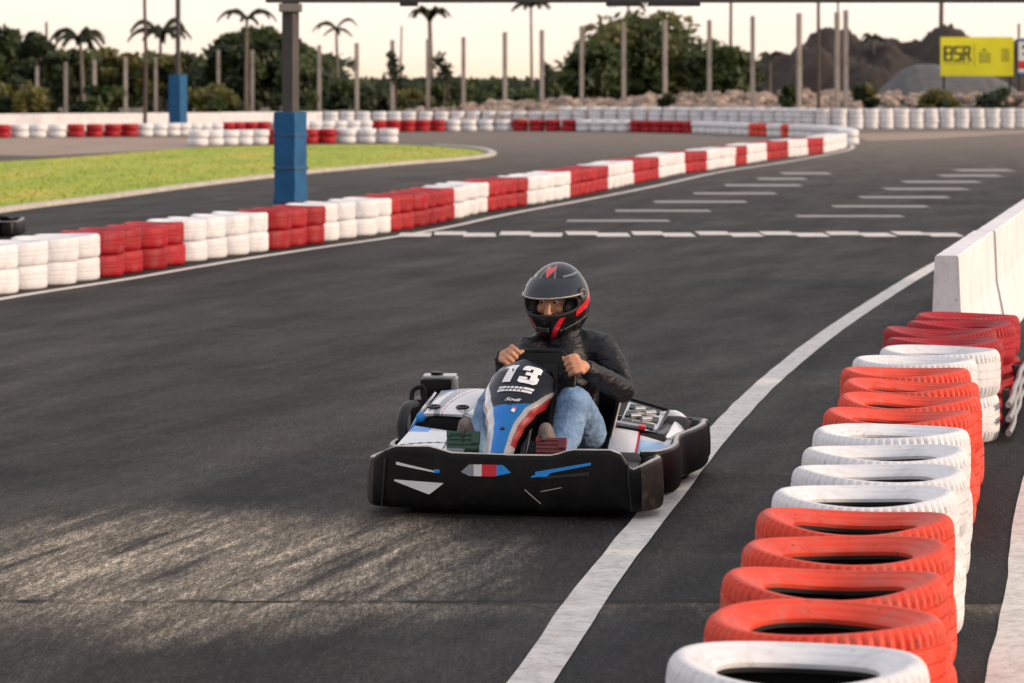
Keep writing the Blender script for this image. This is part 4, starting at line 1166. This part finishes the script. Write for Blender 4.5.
# right side: engine cover with dark cooling holes, white pod and pale blue flank
panel('engine_cover', [(.315, 1.02, .262), (.490, 1.00, .235), (.485, 1.46, .290), (.30, 1.50, .335)], ['white_panel'], None, .012, 20, 20, .01)
ec = [o for o in K.children if o.name.startswith('engine_cover')][0]
cov = lambda u, v: Vector((.315, 1.02, .262)).lerp(Vector((.490, 1.0, .235)), u).lerp(Vector((.30, 1.5, .335)).lerp(Vector((.485, 1.46, .290)), u), v)
tilt = Matrix.Rotation(R(13), 3, 'X') @ Matrix.Rotation(R(10), 3, 'Y')
for u, v, sx_, sy_ in [(.17, .22, .045, .06), (.45, .20, .05, .06), (.72, .22, .05, .06), (.20, .50, .05, .07), (.50, .48, .05, .07), (.76, .50, .045, .07), (.22, .78, .05, .06), (.50, .78, .055, .06), (.74, .80, .035, .05)]:
    bm = bmesh.new(); box(bm, cov(u, v) + Vector((0, 0, .010)), (sx_, sy_, .014), tilt, .004); link('cooling_hole', bm, 'dark_metal', ec)
for u, v in [(.33, .38), (.62, .36), (.36, .66), (.64, .62)]:
    bm = bmesh.new(); tube(bm, [cov(u, v) + Vector((-.02, 0, .024)), cov(u, v) + Vector((.02, .03, .024))], .012, 8); link('cover_stud', bm, 'steel', ec, 60)
bm = bmesh.new(); tube(bm, [cov(0, 0) + Vector((0, -.004, .012)), cov(1, 0) + Vector((0, -.004, .012)), cov(1, 1) + Vector((0, 0, .014)), cov(0, 1) + Vector((0, 0, .014))], .007, 6); link('cover_edge', bm, 'black_plastic', ec, 60)
bm = bmesh.new(); box(bm, (.41, 1.22, .18), (.24, .46, .15), bev=.03); link('engine_block', bm, 'dark_metal', K, 50)
panel('side_pod', [(.30, .80, .135), (.415, .78, .125), (.415, 1.00, .245), (.30, 1.02, .262)], ['white_panel', 'red_panel'], lambda u, v: 1 if u > .93 else 0, .012, 20, 20, .008)
panel('side_pod', [(.42, .78, .125), (.585, .84, .14), (.56, 1.10, .225), (.42, 1.02, .255)], ['white_panel', 'pale_blue'], lambda u, v: 1 if v < .78 - .25 * u else 0, .012, 24, 24, .014)
panel('side_pod', [(.525, 1.02, .235), (.585, 1.10, .20), (.575, 1.46, .21), (.52, 1.48, .27)], ['white_panel', 'grey_panel'], lambda u, v: 1 if u > .85 else 0, .012, 16, 20, .014)
bm = bmesh.new(); tube(bm, curve([(.44, 1.55, .255), (.51, 1.50, .255), (.56, 1.45, .22)], 8), [.03, .036, .042, .044, .044, .042, .036, .026], 14); link('exhaust_shroud', bm, 'white_panel', K, 60)
bm = bmesh.new(); box(bm, (.36, 1.03, .275), (.12, .03, .03), tilt, .008); link('grey_bracket', bm, 'grey_panel', K)
bm = bmesh.new(); box(bm, (.425, 1.015, .272), (.03, .025, .022), tilt, .005); link('red_clip', bm, 'red_panel', K)

# seat
bm = bmesh.new(); prev = None
NS, NA = 26, 22
for i in range(NS + 1):
    s = i / NS
    z = .085 + .43 * s; yb = 1.20 + .17 * s ** 1.2; w = .200 + .05 * s - .035 * max(0, s - .75); dep = .30 * (1 - s) ** .8 + .10
    ring = []
    for j in range(NA + 1):
        a = -PI / 2 + PI * j / NA; ring.append(bm.verts.new((.085 + w * .97 * math.sin(a), yb - dep * (1 - math.cos(a)), z - .015 * (1 - math.cos(a)) )))
    if prev:
        for j in range(NA): bm.faces.new((prev[j], prev[j + 1], ring[j + 1], ring[j]))
    prev = ring
bmesh.ops.recalc_face_normals(bm, faces=bm.faces)
bmesh.ops.solidify(bm, geom=bm.faces[:], thickness=.012); bmesh.ops.recalc_face_normals(bm, faces=bm.faces)
seat = link('seat', bm, 'black_plastic', K, 50)
for s in (-1, 1):
    bm = bmesh.new(); pts = []
    for i in range(NS + 1):
        q = i / NS; yb = 1.20 + .17 * q ** 1.2; w = (.200 + .05 * q - .035 * max(0, q - .75)) * .97; dep = .30 * (1 - q) ** .8 + .10
        pts.append((.085 + s * (w + .004), yb - dep, .085 + .43 * q - .015))
    tube(bm, pts, .0045, 8); link('seat_edge', bm, 'rim_edge', seat, 60)

# steering wheel and pedals
SWC = Vector((.03, .645, .505)); eu = Vector((0, .36, .933)).normalized(); ex = Vector((1, 0, 0)); en = ex.cross(eu).normalized()   # en points to the viewer
if en.y > 0: en = -en
def rim(th, r=.152): return SWC + ex * (r * math.cos(th)) + eu * (r * math.sin(th))
bm = bmesh.new(); tube(bm, [rim(2 * PI * k / 48 ) if math.sin(2 * PI * k / 48 ) < .80 else rim(2 * PI * k / 48) - eu * (.152 * (math.sin(2 * PI * k / 48) - .80) * .8) for k in range(49)], .0135, 10)
sw = link('steering_wheel', bm, 'black_plastic', K, 60)
bm = bmesh.new()
for a in (R(20), R(160), R(268)): tube(bm, [SWC, rim(a)], [.02, .012], 8)
ellipsoid(bm, SWC + en * .01, (.045, .03, .045), None, 14); link('spokes', bm, 'dark_metal', sw, 60)
bm = bmesh.new(); box(bm, SWC + eu * .075 + en * .012, (.22, .02, .085), Matrix.Rotation(math.atan2(-.36, .933), 3, 'X'), .01); link('wheel_pad', bm, 'black_plastic', sw, 60)
bm = bmesh.new(); tube(bm, [SWC, (.02, .40, .26), (.0, .32, .12)], .014, 10); link('steering_column', bm, 'dark_metal', K, 60)
def pedal(c, w, h, m_, rot):
    bm = bmesh.new(); rm = Matrix.Rotation(R(rot), 3, 'Z') @ Matrix.Rotation(R(-14), 3, 'X')
    box(bm, c, (w, .014, h), rm, .004)
    for k in range(4): box(bm, Vector(c) + rm @ Vector((0, -.010, -h * .36 + k * h * .24)), (w * .98, .012, h * .09), rm, .002)
    box(bm, Vector(c) + rm @ Vector((w * .40, -.012, h * .18)), (w * .26, .024, h * .62), rm, .004)
    box(bm, Vector(c) + rm @ Vector((-w * .44, -.010, h * .36)), (w * .12, .02, h * .30), rm, .003)
    p_ = link('pedal', bm, m_, K)
    bm = bmesh.new(); tube(bm, [Vector(c) + Vector((0, .02, -h * .3)), Vector(c) + Vector((0, .09, -.16))], .009, 8); link('pedal_arm', bm, 'steel', p_, 60)
    return p_
pedal((-.213, .215, .288), .135, .082, 'green_pedal', 4)
pedal((.158, .205, .276), .125, .07, 'red_pedal', -4)

# ------------------------------------------------------------------ the driver
D = None
HELC = Vector((.048, 1.065, .812)); HY = R(-15); HPITCH = R(10)
HM = Matrix.Rotation(HY, 3, 'Z') @ Matrix.Rotation(HPITCH, 3, 'X')     # local -y is the way the face looks
def hl(p): return HELC + HM @ Vector(p)
sh = {-1: Vector((-.064, 1.02, .585)), 1: Vector((.240, 1.10, .592))}
el = {-1: Vector((-.145, .93, .40)), 1: Vector((.338, 1.01, .432))}
grip = {-1: R(141), 1: R(24)}
hip = {-1: Vector((-.01, 1.10, .17)), 1: Vector((.165, 1.10, .18))}
kn = {-1: Vector((-.150, .62, .412)), 1: Vector((.185, .60, .412))}
an = {-1: Vector((-.20, .315, .175)), 1: Vector((.135, .33, .165))}
bm = bmesh.new()
# head
ellipsoid(bm, hl((0, .0, -.01)), (.082, .102, .120), HM, 24)
capsule(bm, [hl((0, -.035, -.075)), hl((0, -.062, -.10))], [.048, .036])
capsule(bm, [hl((0, -.098, .028)), hl((0, -.116, -.012)), hl((0, -.120, -.026))], [.011, .013, .016])          # nose
for s in (-1, 1):
    capsule(bm, [hl((s * .014, -.094, .040)), hl((s * .046, -.086, .042))], [.012, .012])                        # brow ridge
    capsule(bm, [hl((s * .040, -.080, -.012)), hl((s * .058, -.060, -.018))], [.024, .024])                       # cheek
    capsule(bm, [hl((s * .012, -.110, -.028)), hl((s * .014, -.108, -.028))], [.010, .009])
capsule(bm, [hl((0, .01, -.09)), Vector((.075, 1.09, .66)), Vector((.085, 1.10, .60))], [.055, .056, .07])
capsule(bm, [Vector((.08, 1.10, .17)), Vector((.085, 1.11, .35)), Vector((.085, 1.08, .52)), Vector((.085, 1.09, .58))], [(.13, .10), (.13, .10), (.14, .10), (.10, .07)])
HANDR = {}
for s in (-1, 1):
    th = grip[s]; c = rim(th); rad = (c - SWC).normalized(); tan = (-ex * math.sin(th) + eu * math.cos(th)) * (1 if s > 0 else -1)   # towards the top of the wheel
    back = -en
    wr = c + rad * .055 + back * .062 - tan * .012
    capsule(bm, [sh[s], el[s], wr], [.042, .038, .027])
    # palm lies on the driver's side of the rim, fingers wrap outward over the front
    capsule(bm, [wr, c + rad * .034 + back * .030 - tan * .004], [(.026, .026), (.030, .030)])
    for k in range(4):
        o_ = tan * (-.036 + .0235 * k); sc_ = (.92, 1.0, 1.02, .92)[k]
        kn0 = c + o_ + rad * .038 + back * .014
        pts = [c + o_ * .8 + rad * .036 + back * .034, kn0, c + o_ + rad * .034 * sc_ + en * .018, c + o_ + rad * .006 + en * .031 * sc_, c + o_ - rad * .020 * sc_ + en * .018, c + o_ - rad * .022 * sc_ + en * .002]
        capsule(bm, pts, [.0125, .0122, .0115, .0110, .0100, .0085], 10)
    tp = [wr + tan * .018 + back * -.012, c + tan * .034 + back * .026 - rad * .006, c + tan * .046 + back * .010 - rad * .018 , c + tan * .048 - rad * .018 + en * .014]
    capsule(bm, tp, [.015, .0145, .0125, .0098], 10)
    capsule(bm, [hip[s], kn[s], an[s]], [.07, .048, .035])
    capsule(bm, [an[s], an[s] + Vector((-.01, -.075, .055))], [.032, .026])
D = link('person', bm, 'skin')
fuse(D, .0042, 3, .5)
D.location = KLOC; D.rotation_euler = (0, 0, YAW)
tag(D, 'seated driver in dark jacket, blue jeans and black helmet gripping the steering wheel', 'person')
for s in (-1, 1):
    bm = bmesh.new(); ellipsoid(bm, hl((s * .031, -.0895, .021)), (.014, .009, .0085), HM, 12); link('eye', bm, 'eye_white', D, 180)
    bm = bmesh.new(); ellipsoid(bm, hl((s * .031 - .003, -.0975, .020)), (.006, .003, .006), HM, 12); link('iris', bm, 'skin_dark', D, 180)
    bm = bmesh.new(); tube(bm, curve([hl((s * .013, -.108, .040)), hl((s * .03, -.107, .047)), hl((s * .056, -.092, .042))], 8), [.003, .0055, .006, .006, .006, .005, .004, .002], 8); link('eyebrow', bm, 'skin_dark', D, 180)

bm = bmesh.new()
capsule(bm, [Vector((.085, 1.13, .15)), Vector((.088, 1.15, .30)), Vector((.088, 1.12, .45)), Vector((.088, 1.09, .58)), Vector((.080, 1.09, .645))], [(.165, .135), (.165, .13), (.178, .13), (.160, .105), (.105, .085)], 20)
capsule(bm, [Vector((.083, 1.09, .62)), Vector((.070, 1.085, .685))], [.084, .074], 18)                            # collar
for s in (-1, 1):
    th = grip[s]; c = rim(th); rad = (c - SWC).normalized(); tan = (-ex * math.sin(th) + eu * math.cos(th)) * (1 if s > 0 else -1)
    wr = c + rad * .055 - en * .062 - tan * .012
    capsule(bm, [Vector((.085 + s * .05, 1.09, .585)), sh[s] + Vector((0, 0, .008)), sh[s].lerp(el[s], .5) + Vector((s * .012, 0, 0)), el[s], el[s].lerp(wr, .5), el[s].lerp(wr, .93)],
            [.078, .078, .066, .056, .049, .038], 16)
    capsule(bm, [Vector((.080 + s * .03, 1.09, .655)), Vector((.080 + s * .085, 1.09, .635)), sh[s] + Vector((-s * .01, 0, .022))], [.050, .060, .058], 14)  # slope of the shoulder
    capsule(bm, [el[s].lerp(wr, .86), el[s].lerp(wr, .95)], [.043, .042], 16)                                       # cuff
capsule(bm, [Vector((-.02, 1.06, .635)), Vector((.03, 1.00, .60))], [.02, .026]); capsule(bm, [Vector((.155, 1.07, .635)), Vector((.125, 1.00, .60))], [.02, .026])
J = link('jacket', bm, 'jacket', D); fuse(J, .0075, 6, .5, .0060, 10)
bm = bmesh.new(); tube(bm, curve([(.080, .992, .60), (.085, .965, .50), (.085, .975, .40), (.085, 1.0, .30)], 20), .006, 8); link('zip', bm, 'dark_metal', J, 60)

bm = bmesh.new()
capsule(bm, [Vector((.08, 1.16, .17)), Vector((.085, 1.06, .19))], [(.155, .11), (.155, .105)], 18)
for s in (-1, 1):
    capsule(bm, [hip[s], hip[s].lerp(kn[s], .5) + Vector((s * .014, 0, .0)), kn[s] + Vector((0, .02, .0)), kn[s] + Vector((0, -.03, -.012)), kn[s].lerp(an[s], .45) + Vector((s * .01, .03, -.01)), kn[s].lerp(an[s], .98)],
            [.105, .094, .078, .074, .068, .056], 18)
TR_ = link('jeans', bm, 'jeans', D); fuse(TR_, .0075, 6, .5, .0055, 11)
for s in (-1, 1):
    a = an[s]; bm = bmesh.new()
    toe = Vector((-.213, .262, .352)) if s < 0 else Vector((.125, .262, .337))
    heel = a + Vector((-.003, .01, -.06))
    capsule(bm, [heel, heel.lerp(toe, .45), heel.lerp(toe, .8), toe], [(.040, .042), (.045, .048), (.050, .042), (.042, .030)], 16)
    capsule(bm, [a, a.lerp(heel, .7)], [.046, .046], 14)
    so = link('shoe', bm, 'shoe', D); fuse(so, .006, 4, .5)
    bm = bmesh.new(); dirn = (toe - heel).normalized(); off = Vector((0, -.78, -.62)).normalized() * .038
    tube(bm, [heel + off * .9, heel.lerp(toe, .5) + off, toe + off * .8 + dirn * .01], [(.040, .012), (.050, .012), (.042, .012)], 12); link('sole', bm, 'sole', so, 60)

# helmet
HR = Vector((.137, .160, .170))
def shell_pt(az, ev, k=1.0, drop=0.0):
    """az 0 looks forward, ev up"""
    x = math.sin(az) * math.cos(ev); y = -math.cos(az) * math.cos(ev); z = math.sin(ev)
    p = Vector((x * HR.x, y * HR.y, z * HR.z))
    fwd = max(0, math.cos(az))
    if ev < 0:
        t = min(1, -ev / R(60))
        # chin bar juts forward and narrows
        p.y -= .030 * fwd ** 2 * math.sin(min(PI, t * PI * .9)) ; p.x *= 1 - .20 * t * fwd
        p.z *= 1.0
    if ev > R(35): p.y += .02 * (ev - R(35))
    return p * k
bm = bmesh.new(); NA, NE = 144, 96; e0, e1 = R(-72), R(90); grid = []
def opening(az, ev):
    a = abs(az); 
    if a > R(66): return False
    top = R(18) - R(4) * (a / R(66)) ** 2; bot = R(-9) + R(7) * (a / R(66)) ** 3
    return bot < ev < top
for i in range(NA):
    az = -PI + 2 * PI * i / NA
    grid.append([bm.verts.new(shell_pt(az, e0 + (e1 - e0) * j / NE)) for j in range(NE)])
topv = bm.verts.new(shell_pt(0, PI / 2))
def graphic(az, ev):
    d_ = math.degrees(az); e_ = math.degrees(ev)
    # heart / dart on the crown
    if 50 < e_ < 74 and abs(d_) < (e_ - 49) * 1.25 and abs(d_) > (e_ - 70) * 5: return 1
    # side wedge behind the visor pivot, on both sides
    if 62 < abs(d_) < 112 and -16 + (abs(d_) - 62) * .36 < e_ < -5 + (abs(d_) - 62) * .34 : return 1
    # chin strokes
    if -68 < e_ < -13 and abs(abs(d_) - (5 + (e_ + 68) * .58)) < 6.5 - (e_ + 40) * .06: return 1
    if 34 < abs(d_) < 100 and abs(e_ + 36 - (abs(d_) - 34) * .28) < 1.6: return 2
    if 20 < abs(d_) < 26 and e_ > 22: return 2
    if 44 < abs(d_) < 100 and 48 < e_ < 52: return 2
    return 0
for i in range(NA):
    for j in range(NE):
        az = -PI + 2 * PI * (i + .5) / NA; ev = e0 + (e1 - e0) * (j + .5) / NE
        if opening(az, ev): continue
        a, b = grid[i], grid[(i + 1) % NA]
        if j < NE - 1: f = bm.faces.new((a[j], b[j], b[j + 1], a[j + 1]))
        else: f = bm.faces.new((a[j], b[j], topv))
        f.material_index = graphic(az, ev)
bmesh.ops.recalc_face_normals(bm, faces=bm.faces)
bmesh.ops.delete(bm, geom=[v for v in bm.verts if not v.link_faces], context='VERTS')
r_ = bmesh.ops.solidify(bm, geom=bm.faces[:], thickness=.022); bmesh.ops.recalc_face_normals(bm, faces=bm.faces)
for v in bm.verts: v.co = hl(v.co)
helmet = link('helmet', bm, ['helmet', 'helmet_red', 'helmet_grey'], D, 45)
# padding inside
bm = bmesh.new()
for s in (-1, 1):
    capsule(bm, [hl((s * .080, -.066, -.035)), hl((s * .090, -.02, .0)), hl((s * .083, .04, .0))], [(.024, .05), (.03, .06), (.03, .06)], 12)
capsule(bm, [hl((-.05, -.105, -.078)), hl((0, -.125, -.080)), hl((.05, -.105, -.078))], [.03, .034, .03], 12)
link('padding', bm, 'helmet_liner', helmet, 60)
bm = bmesh.new(); pts = []
for k in range(60):
    t = k / 60 * 2 * PI; a = R(66.5) * math.cos(t); ev = (R(18) - R(4) * math.cos(t) ** 2 if math.sin(t) > 0 else R(-9) + R(7) * abs(math.cos(t)) ** 3)
    if abs(math.sin(t)) < .25: ev = R(3) + (ev - R(3)) * abs(math.sin(t)) / .25
    pts.append(hl(shell_pt(a, ev, 1.004)))
tube(bm, pts + [pts[0]], .0065, 8); link('opening_trim', bm, 'rubber', helmet, 60)
# raised visor, swung up over the brow
bm = bmesh.new(); g_ = []
for i in range(41):
    a = R(-78) + R(156) * i / 40; col_ = []
    for j in range(13):
        t = j / 12; ev = R(16) + R(31) * t * (1 - .25 * (a / R(78)) ** 2)
        k = 1.045 + .12 * (1 - t) * math.cos(a * .9)
        col_.append(bm.verts.new(hl(shell_pt(a, ev, k))))
    g_.append(col_)
for a, b in zip(g_, g_[1:]):
    for j in range(12): bm.faces.new((a[j], b[j], b[j + 1], a[j + 1]))
bmesh.ops.recalc_face_normals(bm, faces=bm.faces)
bmesh.ops.solidify(bm, geom=bm.faces[:], thickness=.003)
vz = link('visor', bm, 'visor', helmet, 60)
bm = bmesh.new(); tube(bm, [hl(shell_pt(R(-78) + R(156) * i / 40, R(16), 1.045 + .12 * math.cos((R(-78) + R(156) * i / 40) * .9))) for i in range(41)], .0035, 8); link('visor_lip', bm, 'rim_edge', vz, 60)
for s in (-1, 1):
    bm = bmesh.new(); c = hl(shell_pt(s * R(76), R(17), 1.03)); ax = (HM @ Vector((s, -.25, .1))).normalized()
    tube(bm, [c - ax * .012, c + ax * .012], [.030, .027], 20); link('visor_pivot', bm, 'dark_metal', helmet, 50)
    bm = bmesh.new()
    for k in range(8):
        q = ax.orthogonal().normalized(); q = Matrix.Rotation(2 * PI * k / 8, 3, ax) @ q
        ellipsoid(bm, c + ax * .013 + q * .017, (.004, .004, .004), None, 8)
    link('pivot_screw', bm, 'steel', helmet, 60)
bm = bmesh.new(); box(bm, hl((0, -.187, -.082)), (.06, .012, .02), HM, .004); link('chin_vent', bm, 'rubber', helmet)

# second kart parked beyond the long barrier, only its front end in view
K2 = copy_tree(K); K2.location = (-7.58, 36.5, 0); K2.rotation_euler = (0, 0, R(-86))
K2['label'] = 'parked kart cut by the left edge of the photo behind the long barrier'; K2['category'] = 'go-kart'

# ------------------------------------------------------------------ light, sky, camera
SUN_AZ, SUN_EL = R(100), R(15)           # azimuth measured from +y (away from the camera) towards +x
wd = bpy.data.worlds.new('World'); bpy.context.scene.world = wd; wd.use_nodes = True
nt = wd.node_tree; bg = nt.nodes['Background']
sky = nt.nodes.new('ShaderNodeTexSky'); sky.sky_type = 'NISHITA'; sky.sun_disc = False
sky.sun_elevation = SUN_EL; sky.sun_rotation = SUN_AZ; sky.air_density = 1.0; sky.dust_density = 1.2; sky.ozone_density = 1.0
tc = nt.nodes.new('ShaderNodeTexCoord'); mp = nt.nodes.new('ShaderNodeMapping'); mp.inputs['Scale'].default_value = (2.2, 2.2, 14)
nt.links.new(tc.outputs['Generated'], mp.inputs['Vector'])
cl = ramp(nt, noise_tex(nt, mp.outputs['Vector'], 2.6, 6, .6), [(.25, .88), (.70, .99)])
sepw = nt.nodes.new('ShaderNodeSeparateXYZ'); nt.links.new(tc.outputs['Generated'], sepw.inputs[0])
hi_ = ramp(nt, sepw.outputs[2], [(.04, 0.0), (.30, 1.0)])
low_ = ramp(nt, sepw.outputs[2], [(.0, (8.6, 6.5, 4.8)), (.011, (8.6, 7.1, 5.9)), (.028, (8.6, 7.5, 6.8))])
cloudcol = mix(nt, sky.outputs['Color'], mix(nt, low_, (6.9, 6.8, 7.1), hi_), cl)
nt.links.new(cloudcol, bg.inputs['Color']); bg.inputs['Strength'].default_value = .116
sl = bpy.data.lights.new('sun', 'SUN'); sl.energy = 3.2; sl.angle = R(10); sl.color = (1.0, .76, .54)
so = bpy.data.objects.new('sun', sl); C.objects.link(so)
dirv = Vector((math.sin(SUN_AZ) * math.cos(SUN_EL), math.cos(SUN_AZ) * math.cos(SUN_EL), math.sin(SUN_EL)))
so.rotation_euler = dirv.to_track_quat('Z', 'Y').to_euler()
cam = bpy.data.cameras.new('camera'); co = bpy.data.objects.new('camera', cam); C.objects.link(co)
co.location = (0, 0, CAMH); co.rotation_euler = (R(90), 0, 0)
cam.sensor_width = 36; cam.lens = 36 * F / 1024; cam.shift_y = -(341.5 - HOR) / 1024
cam.clip_end = 5000; cam.clip_start = .1
cam.dof.use_dof = True; cam.dof.focus_distance = 12.6; cam.dof.aperture_fstop = cam.lens / 1000 / .0172
bpy.context.scene.camera = co
vs_ = bpy.context.scene.view_settings
vs_.view_transform = 'Standard'; vs_.look = 'None'; vs_.exposure = 0.32; vs_.gamma = 1; vs_.use_curve_mapping = False
